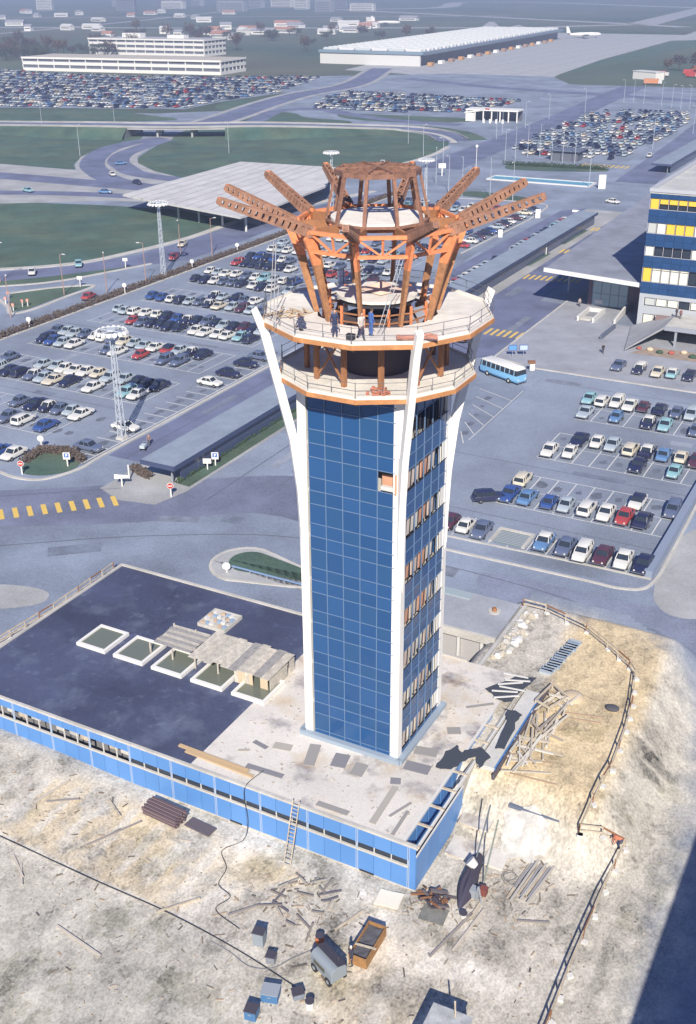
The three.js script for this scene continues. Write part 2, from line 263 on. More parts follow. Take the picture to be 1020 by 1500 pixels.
// repairs and joints in the asphalt
{
  const mp = [MT(grain(0.17, 0.2, 0.27, 7, 256, 0.5, 301)), MT(grain(0.28, 0.31, 0.38, 7, 256, 0.4, 303)), MT(grain(0.2, 0.225, 0.29, 7, 256, 0.5, 305))];
  [[-52, -22, 6, 2.2, 0.7], [-61, -14, 3, 1.6, 0.7], [-46, -34, 5, 1.4, 0.4], [-40, -37, 2.4, 2, 0.1], [-22, -37.5, 7, 1.2, 0.03], [-12, -37, 3, 2, 0.02], [12, -34.6, 4, 1.3, -0.5], [-44, -60, 1.3, 14, 0], [-41, -85, 3, 5, 0.1], [-36, -72, 5, 1.2, 0.2], [-30, -62, 2.4, 3.4, 0.1], [-46, -104, 1.2, 12, 0], [-92, -61.5, 4, 1.5, 0.05], [-101, -78, 1.6, 5, 0], [-84, -94, 6, 1.2, 0.02], [-64, -70, 1.4, 9, 0], [-63.4, -110, 1.6, 14, 0], [-20, -104, 6, 1.4, 0.05], [-4, -69.5, 7, 1.2, 0.01], [3, -86, 3, 1.6, 0.02], [-38, -132, 1.4, 12, 0], [-47, -155, 2, 8, 0]].forEach(([x, z, w, d, t], i) => struct('asphalt_patch', (() => { const g = new THREE.PlaneGeometry(w, d); g.rotateX(-Math.PI / 2); g.rotateY(t); g.translate(x, 0.0395, z); return g; })(), mp[i % 3]));
  const jl = []; for (const p of [[[-118, 2], [-80, -22], [-58, -38]], [[-118, 14], [-70, -12], [-46, -29], [-30, -36.5], [0, -37.5], [14, -34]], [[-46, -40], [-46, -140]], [[-40, -48], [-40, -120]], [[-36, -45], [-33.5, -100]], [[-118.5, -61], [-76, -61]], [[-118.5, -94], [-76, -94]], [[-63.6, -46], [-63.6, -230]], [[-24, -52.5], [8, -52.5]], [[-24, -69], [8, -69]], [[-22, -103], [8, -103]]]) jl.push(ribbon(smooth(p, 10), 0.09, 0.0435));
  const j = sgroup('asphalt_joints'); jl.forEach(g => part('joint_seam', g, M(0.09, 0.1, 0.14, 0.9), j));
}
// yellow crossings
const zebra = (x0, z0, dx, dz, n, w, l, turn, lab) => { const r = sgroup('crossing'); for (let i = 0; i < n; i++) { const x = x0 + dx * i, z = z0 + dz * i, c = Math.cos(turn) * l / 2, s = Math.sin(turn) * l / 2; part('crossing_stripe', line(x - c, z - s, x + c, z + s, w, 0.042), mYellowLine, r); } };
zebra(-72.5, -19.1, 1.25, -1.19, 14, 0.62, 3, 0.72);
zebra(-41.4, -125.3, 1.25, 0, 6, 0.55, 4.2, Math.PI / 2);
zebra(-49.2, -168, 1.25, -0.15, 10, 0.55, 4.2, Math.PI / 2);
zebra(-50.2, -196, 1.2, 0, 2, 0.6, 4.2, Math.PI / 2);
zebra(-51, -224, 1.2, 0, 2, 0.6, 4.2, Math.PI / 2);
zebra(-86, -330, 1.7, 0, 10, 0.7, 6, Math.PI / 2);
// small lawn of the kerbed island behind the low building, with its low blue rail
{
  const isl = sgroup('traffic_island');
  const o = []; for (let i = 0; i <= 12; i++) { const a = Math.PI / 2 + Math.PI * i / 12; o.push([-32.4 + 3.9 * Math.cos(a), -28 - 3.9 * Math.sin(a)]); } o.push([-4, -31.9]); o.unshift([-4, -24.1]);
  const inr = []; for (let i = 0; i <= 12; i++) { const a = Math.PI / 2 + Math.PI * i / 12; inr.push([-32.2 + 2.4 * Math.cos(a), -28.7 - 2.4 * Math.sin(a)]); } inr.push([-4, -31.1]); inr.unshift([-4, -26.3]);
  part('pavement_sheet', flat(o, 0.1), mPale, isl); part('kerb', ribbon(o, 0.35, 0.14, 0.14), mKerb, isl); part('lawn', flat(inr, 0.125), mGrass, isl);
}
struct('traffic_island', flat(smooth([[-72.9, -35.9], [-75, -39], [-75.4, -42.7], [-71.8, -43.5], [-68.4, -42.3], [-67.6, -39.7], [-69.6, -36.6]], 4, true), 0.06), mGrass);
struct('pavement', flat(smooth([[-55.5, -10.6], [-50.4, -13.0], [-47.6, -12.8], [-47.0, -10.9], [-51.8, -7.4]], 5, true), 0.03), mPale);
struct('grass_verge', flat([[-52.6, -42.6], [-50.3, -42.4], [-50.4, -95], [-52.9, -95]], 0.06), mGrass);
for (const [z0, z1] of [[-178, -192], [-203, -222]]) struct('grass_verge', flat([[-53.6, z0], [-51.9, z0], [-51.6, z1], [-53.6, z1]], 0.06), mGrass);
struct('pavement', flat([[-60.4, -36.8], [-56, -35], [-51, -36], [-49.8, -41], [-49.8, -250], [-60.4, -250]], 0.03), mPale);

// ---------------------------------------------------------------- construction yard (height field)
const terr = (x, z) => 3.5 * ss(19.5, 14.5, x) * ss(-33.5, -28.5, z) * ss(2, -4, z) * ss(-3, 0, x) + 0.9 * ss(-12, -36, x) * ss(6, 9, z) * ss(40, 16, z);
{
  const X0 = -46, X1 = 34, Z0 = -40, Z1 = 62, nx = 160, nz = 204, pos = [], uv = [], idx = [];
  const out = [[-47, 64], [-47, 9], [-44.4, -18], [-44, -20], [-40, -20], [-36, -17], [0, -20], [-1.5, -34], [4, -33.6], [11.8, -28.2], [16, -23.4], [18.1, -19.7], [19.4, -15.2], [20.2, -6], [21, 6], [22, 30], [23, 64]];
  const inside = (x, z) => { let c = false; for (let i = 0, j = out.length - 1; i < out.length; j = i++) { const [xi, zi] = out[i], [xj, zj] = out[j]; if ((zi > z) !== (zj > z) && x < (xj - xi) * (z - zi) / (zj - zi) + xi) c = !c; } return c; };
  const edge = (x, z) => { let d = 99; for (let i = 7; i + 1 < out.length; i++) { const [ax, az] = out[i], [bx_, bz] = out[i + 1], ux = bx_ - ax, uz = bz - az, t = Math.min(1, Math.max(0, ((x - ax) * ux + (z - az) * uz) / (ux * ux + uz * uz))); d = Math.min(d, Math.hypot(x - ax - ux * t, z - az - uz * t)); } return inside(x, z) ? d : -d; };
  for (let j = 0; j <= nz; j++) for (let i = 0; i <= nx; i++) {
    const x = X0 + (X1 - X0) * i / nx, z = Z0 + (Z1 - Z0) * j / nz, e = edge(x, z), m = terr(x, z) > 0.05 || z > 9 || x > 6 ? ss(-1, 1.5, e) : 0;
    pos.push(x, terr(x, z) + 0.05 + 0.08 * ss(-2, 1, e) + 0.16 * (fbm((x + 50) / 80, (z + 40) / 102, 22, 4, 3) - 0.5) * m, z); uv.push(i / nx, j / nz);
  }
  for (let j = 0; j < nz; j++) for (let i = 0; i < nx; i++) {
    const x = X0 + (X1 - X0) * (i + 0.5) / nx, z = Z0 + (Z1 - Z0) * (j + 0.5) / nz; if (x < -1.5 && z < -15) continue; if (z < -37 || (x > 9 && z < -36.5 + (x - 9) * 0.6)) continue;
    const a = j * (nx + 1) + i, b = a + 1, c = a + nx + 1, d = c + 1; idx.push(a, c, b, b, c, d);
  }
  const g = new THREE.BufferGeometry(); g.setAttribute('position', new THREE.Float32BufferAttribute(pos, 3)); g.setAttribute('uv', new THREE.Float32BufferAttribute(uv, 2)); g.setIndex(idx); g.computeVertexNormals();
  const patches = [[17.4, -12.4, 2.6, 1.2, -0.34], [17.2, -10.6, 1.8, 0.7, -0.3], [16.6, -15, 2, 1.6, -0.16], [12.4, 9.6, 2.3, 3.0, -0.2], [7.6, 16.2, 4, 2, -0.16], [9.7, 15.8, 2.5, 2.2, -0.16], [3, 12.6, 2.6, 2.6, -0.2], [5.4, 18.6, 3, 2, -0.12], [-14, 27, 2, 4, -0.14], [-3.6, 25.6, 1.2, 0.8, -0.25], [20.6, -2, 1.5, 3, -0.12]];
  const t = tex(1600, 2040, (u, v) => {
    const x = X0 + (X1 - X0) * u, z = Z0 + (Z1 - Z0) * v;
    const n1 = fbm(u, v, 9, 6, 101) - 0.5, n2 = fbm(u, v, 14, 5, 111) - 0.5, n3 = fbm(u, v, 46, 4, 121) - 0.5, sp = vn(u, v, 800, 5) - 0.5, sp2 = vn(u, v, 420, 6), sp3 = vn(u, v, 900, 7);
    let sand = ss(5.5, 7.5, x + n2 * 3) * ss(-0.5, -4.5, z + n1 * 3) * (1 - ss(14.6, 16.4, x + n1 * 4)) * 0.95;
    sand = Math.max(sand, ss(-0.06, 0.14, n2 + n3 * 0.4) * 0.6 * ss(8.6, 11, z) * (1 - ss(17.4, 19.5, z + n1 * 2)) * (1 - ss(-4, 4, x)));
    sand = Math.max(sand, ss(0.02, 0.16, n1) * 0.4 * ss(8.6, 11, z) * (1 - ss(20, 26, z)) * ss(-4, 4, x));
    const lime = 0.55 * ss(0.0, 0.2, n1 + n3 * 0.3) * ss(6, 10, z) * (1 - ss(15, 18, z)) * ss(-18, -8, x);
    const grey = Math.min(1, ss(17.6, 19, z - x * 0.02 + n3 * 3) * (1 - ss(-8, 2, x)) * 0.8 + ss(20, 27, z + n1 * 6) * 0.7 + ss(13.5, 18, x + n2 * 5) * 0.6);
    let r = 0.54 + 0.08 * sand, gg = 0.505 - 0.005 * sand, b = 0.45 - 0.13 * sand;
    r += lime * 0.2; gg += lime * 0.22; b += lime * 0.26;
    r += (0.43 - r) * grey * 0.8; gg += (0.415 - gg) * grey * 0.8; b += (0.375 - b) * grey * 0.8;
    let k = 1 + 0.38 * n1 + 0.35 * n2 + 0.55 * n3 + 0.5 * sp;
    if (sp2 > 0.86) k -= (sp2 - 0.86) * 2.6; if (sp3 > 0.9) k += (sp3 - 0.9) * 2.5;
    for (const [cx, cz, rx, rz, a] of patches) { const d = Math.hypot((x + n1 * 3 + n3 * 1.5 - cx) / rx, (z + n2 * 3 - cz) / rz); if (d < 1) k += a * 1.6 * ss(1, 0.5, d); }
    if (z > 10.2 && z < 17.2 && x > -36 && x < -9) { const f = ((x + 36 + n3) % 2.7) / 2.7; if (f > 0.6 && f < 0.92) { const e = ss(10.2, 11.6, z + n2 * 2) * ss(17.2, 15.8, z) * 0.55; r += (0.62 - r) * e; gg += (0.6 - gg) * e; b += (0.56 - b) * e; } }
    if (z > 17.4 && z < 19.2 && x < 0) { const e = ss(17.4, 17.7, z) * ss(19.2, 18.6, z + n3) * 0.6; r += (0.6 - r) * e; gg += (0.57 - gg) * e; b += (0.52 - b) * e; }
    for (const o of [0, 1.8]) { const dz = Math.abs(z + n2 * 2 - (29 + o - x * 0.35)); if (dz < 0.5) k -= 0.13 * (1 - dz / 0.5); const dx = Math.abs(x + n2 * 1.5 - (18.6 + o * 0.9 + 0.05 * z)); if (dx < 0.45 && z > -8) k -= 0.12 * (1 - dx / 0.45); }
    const cr = fbm(u, v, 70, 3, 191); if (cr > 0.64) k -= 0.2; else if (cr < 0.36) k += 0.13; const cl = fbm(u, v, 26, 4, 195); if (cl > 0.64 && n1 > -0.08) { k -= 0.14; b -= 0.02; }
    const rg = Math.abs(fbm(u, v, 7, 4, 171) - 0.5); if (rg < 0.006) k -= 0.22 * (1 - rg / 0.006); const rg2 = Math.abs(fbm(u, v, 19, 4, 181) - 0.5); if (rg2 < 0.008 && n2 > 0) k += 0.16;
    // the dirt thins out over the asphalt of the surrounding road in a ragged dusty edge
    const e = edge(x, z), dust = e < -9 ? 0 : ss(-3.6, 1.4, e + n1 * 5 + n3 * 3);
    const ar = 0.25, ag = 0.29, ab = 0.37, q = 1 + 0.4 * n1 + 0.3 * n3 + 0.3 * sp;
    return [ar * q + (r * k - ar * q) * dust, ag * q + (gg * k - ag * q) * dust, ab * q + (b * k - ab * q) * dust];
  }, 1);
  t.repeat.set(1, 1);
  const o = mesh('construction_yard', g, MT(t, 0.95), scene); o.userData.kind = 'structure';
}
const gy = (x, z) => terr(x, z) + 0.13;

// ---------------------------------------------------------------- control tower
const VH = 4.9, ST = 3.7, SH = 1.058, TL = ST - 2 * SH, BW = 1.383;
const blues = [M(0.018, 0.082, 0.235, 0.16), M(0.021, 0.09, 0.25, 0.24), M(0.016, 0.076, 0.22, 0.12), M(0.02, 0.085, 0.222, 0.3)];
const bluesR = blues;
const mMull = M(0.13, 0.21, 0.36, 0.5);
{
  const T = thing('control_tower', 'tall blue-glass control tower under construction with white forked legs and orange steel crown', 'tower', [0, 0, 0]);
  // rows from the roof deck upwards: [y0, y1, tall?]
  const rows = [[4.55, VH, 0]];
  for (let k = 0; k < 8; k++) { const y = VH + ST * k; rows.push([y, y + TL, 1], [y + TL, y + TL + SH, 0], [y + TL + SH, k == 7 ? 34.3 : y + ST, 0]); }
  const gC = {}; const pg = (h, face) => gC[h.toFixed(3) + face] ??= uvm(face ? bx(0.04, h - 0.05, BW - 0.05) : bx(BW - 0.05, h - 0.05, 0.04));
  const hole = 19;
  const postG = uvm(bx(0.06, TL, 0.06)), sillM = M(0.02, 0.02, 0.03, 0.7);
  const inner = [M(0.62, 0.55, 0.5, 0.9), M(0.7, 0.62, 0.56, 0.9), M(0.62, 0.33, 0.22, 0.9), M(0.68, 0.66, 0.62, 0.9), M(0.6, 0.5, 0.45, 0.9)];
  rows.forEach(([y0, y1, tall], r) => {
    for (let b = 0; b < 5; b++) {
      const y = (y0 + y1) / 2, h = y1 - y0;
      if (!(r === 19 && b === 4)) { const m = mesh(tall ? 'window_panel' : 'spandrel_panel', pg(h, 0), blues[(r * 3 + b * 7) % 4], T); m.position.set(-7.4 + BW * (b + 0.5), y, -0.02 + ((r * 5 + b * 3) % 3) * 0.004); m.rotation.set((((r * 11 + b * 3) % 7) - 3) * 0.003, (((r * 7 + b * 5) % 5) - 2) * 0.004, 0); }
      const z = -0.785 - BW * (b + 0.5);
      if (!tall) { const m = mesh('spandrel_panel', pg(h, 1), bluesR[(r * 5 + b * 3) % 4], T); m.position.set(-0.02 + ((r + b) % 3) * 0.004, y, z); }
      else if (b === 4 && r < 21) { const m = mesh('white_panel', gC['wp' + h.toFixed(3)] ??= uvm(bx(0.04, h - 0.05, BW * 0.55)), mWhite, T); m.position.set(-0.02, y, z - BW * 0.2); }
      else { // opening: posts, and the fitted-out wall behind
        for (const f of [0.12, 0.62]) { const m = mesh('window_post', postG, sillM, T); m.position.set(-0.09, y, z - BW * (f - 0.5)); m.rotation.x = -0.1 + ((r + b) % 3 - 1) * 0.04; }
        if (r < 22) { const m = mesh('inner_wall', uvm(bx(0.08, h * rr(0.82, 1), BW * rr(0.85, 0.98))), b === 2 && r > 8 && r < 20 ? inner[2] : pick(inner), T); m.position.set(-0.2 - rnd() * 0.16, y - h * 0.06, z); }
      }
    }
    // transoms
    part('transom', bx(6.92, 0.055, 0.05, -3.94, y0, 0.022), mMull, T);
    part('transom', bx(0.05, 0.055, 6.92, 0.022, y0, -4.24), tall && r ? sillM : mMull, T);
  });
  { // the one missing pane: room seen behind it
    const [y0, y1] = rows[hole]; part('inner_wall', [bx(1.5, 0.95, 0.08, -1.2, y0 + 0.48, -0.9), bx(0.08, 1.5, 1.4, -0.42, (y0 + y1) / 2, -0.5)], inner[2], T); part('sill_board', bx(1.2, 0.3, 0.3, -1.15, y0 + 0.15, -0.4), mWhite2, T);
  }
  for (let b = 1; b < 5; b++) { part('mullion', bx(0.06, 29.75, 0.07, -7.4 + BW * b, 19.42, 0.025), mMull, T); part('mullion', bx(0.07, 29.75, 0.06, 0.025, 19.42, -0.785 - BW * b), mMull, T); }
  for (let k = 0; k < 8; k++) part('floor_slab', bx(7.9, 0.28, 7.9, -4.1, VH + TL + SH * 0.9 + ST * k, -4.1), mConc, T);
  part('core_wall', bxs(-7.0, -2.4, 4.2, 34.3, -7.6, -1.6), mConc, T);
  part('rear_wall', [bxs(-8.15, -0.1, 4.2, 34.3, -8.2, -8.0), bxs(-8.2, -8.02, 4.2, 34.3, -7.9, -0.1)], blues[0], T);
  part('plinth', [bx(8.9, 0.34, 0.5, -4.1, 4.38, 0.24), bx(0.5, 0.34, 8.75, 0.24, 4.38, -4.12), bx(0.5, 0.34, 8.7, -8.44, 4.38, -4.1)], M(0.3, 0.37, 0.46, 0.8), T);
  // corner posts and forked legs
  const prof = [[-0.42, 18], [-0.02, 20], [0.02, 22.5], [0.17, 25.8], [0.62, 29.8], [2.42, 37.8], [2.95, 39.35], [2.62, 39.6], [1.85, 37.8], [0.3, 30.9], [0.16, 30.15], [-0.02, 29.9], [-0.42, 29.9]];
  const legM = M(0.86, 0.85, 0.83, 0.5);
  for (const [cx, cz, dx, dz] of [[-8.2, 0, -1, 1], [0, 0, 1, 1], [0, -8.2, 1, -1], [-8.2, -8.2, -1, -1]]) {
    const s = new THREE.Shape(prof.map(([d, h]) => new THREE.Vector2(d, h))), e = new THREE.ExtrudeGeometry(s, { depth: 0.42, bevelEnabled: true, bevelSize: 0.03, bevelThickness: 0.03, bevelSegments: 1 });
    e.translate(0, 0, -0.21); e.rotateY(-Math.atan2(dz, dx)); e.translate(cx, 0, cz);
    const w = 0.36, px = cx - dx * (w - 0.05), pz = cz - dz * (w - 0.05);
    part('leg', [bx(0.7, 30.1, 0.7, px, 19.25, pz), e], legM, T);
  }
  // platforms
  const CX = -4.05, CZ = -4.12;
  const P = (r, h, a) => V(CX + r * Math.cos(a * R), h, CZ - r * Math.sin(a * R));
  const mArm = MT(grain(0.3, 0.16, 0.11, 1.5, 256, 0.5, 27), 0.8), mRailS = M(0.12, 0.13, 0.16, 0.6), plankA = [MT(grain(0.72, 0.69, 0.65, 4, 256, 0.22, 43)), MT(grain(0.78, 0.75, 0.71, 4, 256, 0.2, 44)), MT(grain(0.68, 0.66, 0.63, 4, 256, 0.26, 45))];
  const mFascia = MT(grain(0.52, 0.24, 0.1, 3, 256, 0.4, 47));
  const platform = (y, r, rin, name) => {
    for (let k = 0; k < 12; k++) {
      const a = -45 + 30 * k, b = a + 30;
      const pl = part('floor_panel', hexa([P(rin, y + 0.24, a), P(r - 0.02, y + 0.24, a), P(r - 0.02, y + 0.24, b), P(rin, y + 0.24, b), P(rin, y + 0.36, a), P(r - 0.02, y + 0.36, a), P(r - 0.02, y + 0.36, b), P(rin, y + 0.36, b)]), plankA[k % 3], T);
      part('fascia_board', bar(P(r, y + 0.14, a), P(r, y + 0.14, b), 0.1, 0.3), mFascia, T);
      part('edge_curb', bar(P(r - 0.12, y + 0.44, a + 0.5), P(r - 0.12, y + 0.44, b - 0.5), 0.12, 0.16), plankA[(k + 1) % 3], T);
      part('guard_post', [tube(P(r - 0.1, y + 0.3, a), P(r - 0.05, y + 1.5, a), 0.026)], mRailS, T);
      const m0 = P(r - 0.1, 0, a).lerp(P(r - 0.1, 0, b), 0.5); part('guard_post', tube(V(m0.x, y + 0.3, m0.z), V(m0.x, y + 1.4, m0.z), 0.022), mRailS, T);
      part('guard_rail', [tube(P(r - 0.08, y + 1.4, a), P(r - 0.08, y + 1.42, b), 0.018), tube(P(r - 0.08, y + 0.92, a), P(r - 0.08, y + 0.9, b), 0.018)], mRailS, T);
    }
    const und = new THREE.CylinderGeometry(r - 0.15, r - 0.15, 0.2, 12, 1); und.rotateY((90 + 45) * R); und.translate(CX, y + 0.13, CZ);
    if (!rin) part('platform_slab', und, mConc, T); else { const ring = new THREE.RingGeometry(rin, r - 0.1, 12); ring.rotateX(Math.PI / 2); ring.rotateY(45 * R); ring.translate(CX, y + 0.2, CZ); part('platform_slab', ring, mConc, T); }
  };
  platform(34.3, 7.0, 0.01); platform(38.3, 8.05, 4.25);
  for (let k = 0; k < 12; k++) { // posts and braces between the platforms
    const a = -60 + 30 * k; part('storey_post', bar(P(4.9, 34.66, a), P(4.9, 38.3, a), 0.3), mBrown, T);
    if (k % 3 === 1) part('cross_brace', [bar(P(4.9, 34.8, a), P(4.9, 38.2, a + 30), 0.12), bar(P(4.9, 38.2, a), P(4.9, 34.8, a + 30), 0.12)], mBrown, T);
    part('joist', bar(P(4.2, 38.2, a + 15), P(7.7, 38.2, a + 15), 0.18, 0.3), mBrown, T);
    part('joist', bar(P(3.5, 34.2, a + 15), P(6.7, 34.2, a + 15), 0.18, 0.25), mBrown, T);
  }
  const drum = new THREE.CylinderGeometry(2.4, 2.4, 3.62, 24); drum.translate(CX, 36.48, CZ); part('core_drum', drum, M(0.07, 0.055, 0.07, 0.9), T);  // drum coloured near-black to stand for the shade between the platforms
  // steel crown
  const A = k => -59.7 + 36 * (k - 2.5);
  const RB = 4.15, RT = 5.65, HB = 38.68, HT = 44.76, HT2 = 43.5;
  for (let k = 0; k < 10; k++) {
    const a = A(k), t = V(Math.sin(a * R), 0, Math.cos(a * R)).multiplyScalar(0.11), o = V(Math.cos(a * R), 0, -Math.sin(a * R));
    const sec = (h, r, d) => { const c = V(CX, h, CZ).addScaledVector(o, r); return [c.clone().addScaledVector(o, -d / 2).sub(t), c.clone().addScaledVector(o, d / 2).sub(t), c.clone().addScaledVector(o, d / 2).add(t), c.clone().addScaledVector(o, -d / 2).add(t)]; };
    const f = h => RB + (RT - RB) * (h - HB) / (HT - HB), hm = 42.6;
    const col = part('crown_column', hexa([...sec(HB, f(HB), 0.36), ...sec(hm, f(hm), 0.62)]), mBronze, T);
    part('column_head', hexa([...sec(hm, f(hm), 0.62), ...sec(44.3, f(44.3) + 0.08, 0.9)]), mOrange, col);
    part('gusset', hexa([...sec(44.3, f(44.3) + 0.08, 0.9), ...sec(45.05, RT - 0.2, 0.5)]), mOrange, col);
    const b = A(k + 1);
    const t0 = P(RT, HT, a), t1 = P(RT, HT, b), b0 = P(RT - 0.25, HT2, a), b1 = P(RT - 0.25, HT2, b), tm = t0.clone().lerp(t1, 0.5), bm = b0.clone().lerp(b1, 0.5);
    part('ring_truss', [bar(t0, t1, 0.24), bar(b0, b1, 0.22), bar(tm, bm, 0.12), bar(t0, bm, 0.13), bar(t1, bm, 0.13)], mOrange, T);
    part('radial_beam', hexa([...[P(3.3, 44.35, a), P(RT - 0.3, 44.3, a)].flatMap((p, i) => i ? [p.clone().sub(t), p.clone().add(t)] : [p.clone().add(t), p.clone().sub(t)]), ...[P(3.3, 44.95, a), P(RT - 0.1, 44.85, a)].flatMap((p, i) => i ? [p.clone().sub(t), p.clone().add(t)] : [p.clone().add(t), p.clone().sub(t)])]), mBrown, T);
    const c = A(k), d = A(k + 1), CR = 3.45, CT = 2.75, HC = 48.0;
    part('cage_post', bar(P(CR, 44.9, c), P(CT, HC, c), 0.16, 0.24, V(Math.sin(c * R), 0, Math.cos(c * R))), mCage, T);
    part('cage_ring', [bar(P(CT, HC, c), P(CT, HC, d), 0.25, 0.3), bar(P(CR, 44.92, c), P(CR, 44.92, d), 0.14, 0.16)], mCage, T);
    part('roof_rafter', bar(P(0.15, 48.08, c), P(CT, 48.02, c), 0.14, 0.42), mCage, T);
    const e = (c + d) / 2; part('roof_purlin', [bar(P(2.1, 48.02, c), P(2.1, 48.02, d), 0.1, 0.3), bar(P(1.4, 48.05, c), P(1.4, 48.05, d), 0.1, 0.3), bar(P(2.1, 48, e), P(2.65, 48, e), 0.09, 0.3)], mCage, T);
    part('deck_bracket', bar(P(CR, 44.5, c), P(3.1, 44.8, c), 0.16), mOrange, T);
  }
  { // cantilever lattice arms, each with its own measured tip
    const tips = { 1: [-10.6, 46.95, 4.7], 0: [-12.9, 46.95, 0.4], '-1': [-13.7, 46.88, -6.0], 4: [6.95, 46.98, -5.2], 5: [3.9, 46.95, -10.2], 6: [-1.0, 46.88, -13.8], 2: [-1.3, 46.22, 5.5], 3: [2.9, 46.22, 2.2], 7: null, 8: null };
    for (const k of [-1, 0, 1, 2, 3, 4, 5, 6, 7, 8]) {
      const a = A(k), root = P(RT - 0.15, 44.75, a), tp = tips[k] ? V(...tips[k]) : P(10.4, 46.9, a), dir = tp.clone().sub(root), L = dir.length(); dir.normalize();
      const side = V(0, 1, 0).cross(dir).normalize(), up = dir.clone().cross(side), q = [];
      const at = (s, x, y) => root.clone().addScaledVector(dir, s * L).addScaledVector(side, x).addScaledVector(up, y);
      const w = s => 0.24 - 0.07 * s, h = s => 0.3 - 0.12 * s, n = 14;
      for (const x of [-1, 1]) { for (const y of [-1, 1]) q.push(bar(at(0, x * w(0), y * h(0)), at(1, x * w(1), y * h(1)), 0.1, 0.14, up)); for (let i = 0; i <= n; i++) { const s0 = i / n; q.push(bar(at(s0, x * w(s0), -h(s0)), at(s0, x * w(s0), h(s0)), 0.07, 0.28, dir)); } }
      for (let i = 0; i < n; i++) { const s0 = i / n, s1 = (i + 1) / n, f = i % 2 ? 1 : -1; for (const y of [-1, 1]) q.push(bar(at(s0, -f * w(s0), y * h(s0)), at(s1, f * w(s1), y * h(s1)), 0.07, 0.07, up)); }
      q.push(bar(at(0, 0, 0), at(0.12, 0, 0), 0.42, 0.5, up));
      const arm = part('cantilever_arm', q, mArm, T);
      part('arm_end_plate', bar(at(0.985, 0, 0), at(1.02, 0, 0), 0.38, 0.4, up), k === 2 || k === 3 ? mCage : mOrange, arm);
    }
  }
  const disc = (r, y, h, seg, m, n) => { const g = new THREE.CylinderGeometry(r, r, h, seg); g.translate(CX, y - h / 2, CZ); return part(n, g, m, T); };
  disc(3.15, 45.12, 0.2, 20, plankA[1], 'cab_floor'); disc(3.0, 44.9, 0.35, 20, mBrown, 'cab_floor_rim');
  disc(2.8, 40.0, 0.2, 20, plankA[0], 'lower_cab_floor'); disc(2.6, 39.78, 0.3, 20, mDark, 'lower_floor_rim');
  const cone = new THREE.ConeGeometry(1.5, 0.7, 4); cone.rotateY(0.4); cone.translate(CX + 0.2, 40.42, CZ - 0.3); part('hatch_cover', cone, M(0.72, 0.55, 0.46, 0.9), T);
  for (let k = 0; k < 14; k++) { const a = k * 360 / 14; part('well_post', bar(P(3.7, 38.1, a), P(3.7, 39.75, a), 0.14), mOrange, T); part('well_rail', [bar(P(3.7, 39.3, a), P(3.7, 39.3, a + 360 / 14), 0.09), bar(P(3.7, 38.75, a), P(3.7, 38.75, a + 360 / 14), 0.09)], mBrown, T); }
}
// loose things on the platforms
{
  const mk = (name, label, cat, geos, m) => single(name, label, cat, geos, m);
  mk('tarpaulin', 'crumpled salmon tarpaulin on the upper tower platform beside a forked leg', 'tarpaulin', (() => { const g = new THREE.PlaneGeometry(2.6, 1.3, 14, 8); g.rotateX(-Math.PI / 2); const p = g.attributes.position; for (let i = 0; i < p.count; i++) p.setY(i, 0.06 + 0.3 * fbm(p.getX(i) * 0.2 + 0.5, p.getZ(i) * 0.2 + 0.5, 8, 3, 5)); g.computeVertexNormals(); g.rotateY(0.5); g.translate(1.3, 38.66, 0.9); return g; })(), M(0.62, 0.3, 0.22, 0.9));
  const rub = []; for (let i = 0; i < 16; i++) rub.push(bx(rr(0.2, 0.5), rr(0.1, 0.25), rr(0.1, 0.3), -1.2 + rr(-0.7, 0.7), 34.75 + rr(0, 0.25), 1.1 + rr(-0.5, 0.5), rr(0, 3)));
  mk('brick_pile', 'small heap of red bricks on the lower tower platform', 'bricks', rub, M(0.5, 0.2, 0.14, 0.9));
  const sc = []; for (let i = 0; i < 22; i++) sc.push(bx(rr(0.5, 1.6), 0.05, rr(0.06, 0.15), -9.0 + rr(-0.9, 1.2), 38.72 + i * 0.012, -0.5 + rr(-1, 1.3), rr(0, 3)));
  mk('timber_offcuts', 'scattered timber offcuts on the upper tower platform under the hoist ropes', 'timber', sc, M(0.5, 0.38, 0.26, 0.9));
  mk('hoist_ropes', 'pair of slack hoist ropes hanging from a cantilever arm to the upper platform', 'ropes', [tube(V(-8.3, 44.2, 2.2), V(-9.2, 38.7, 1.6), 0.03), tube(V(-8.0, 44.2, 2.4), V(-8.3, 38.7, 2.6), 0.03), tube(V(-7.9, 41.5, 2.4), V(-8.0, 38.7, 2.9), 0.03)], M(0.4, 0.4, 0.42, 0.8));
  const ld = [tube(V(-1.5, 38.7, 1.0), V(-0.3, 43.5, 0.2), 0.025), tube(V(-1.15, 38.7, 1.1), V(-0.02, 43.5, 0.33), 0.025)]; for (let i = 1; i < 15; i++) { const t = i / 15; ld.push(tube(V(-1.5, 38.7, 1.0).lerp(V(-0.3, 43.5, 0.2), t), V(-1.15, 38.7, 1.1).lerp(V(-0.02, 43.5, 0.33), t), 0.014)); }
  const L = thing('ladder', 'thin ladder leaning against the tower crown columns', 'ladder'); for (const g of ld) part(g === ld[0] || g === ld[1] ? 'rail' : 'rung', g, mPole, L);
  mk('toolbox', 'dark tool crate on the upper platform by the workers', 'crate', [bx(0.5, 0.3, 0.35, -2.5, 38.82, 2.7), bx(0.54, 0.06, 0.39, -2.5, 39.0, 2.7)], mDark);
}
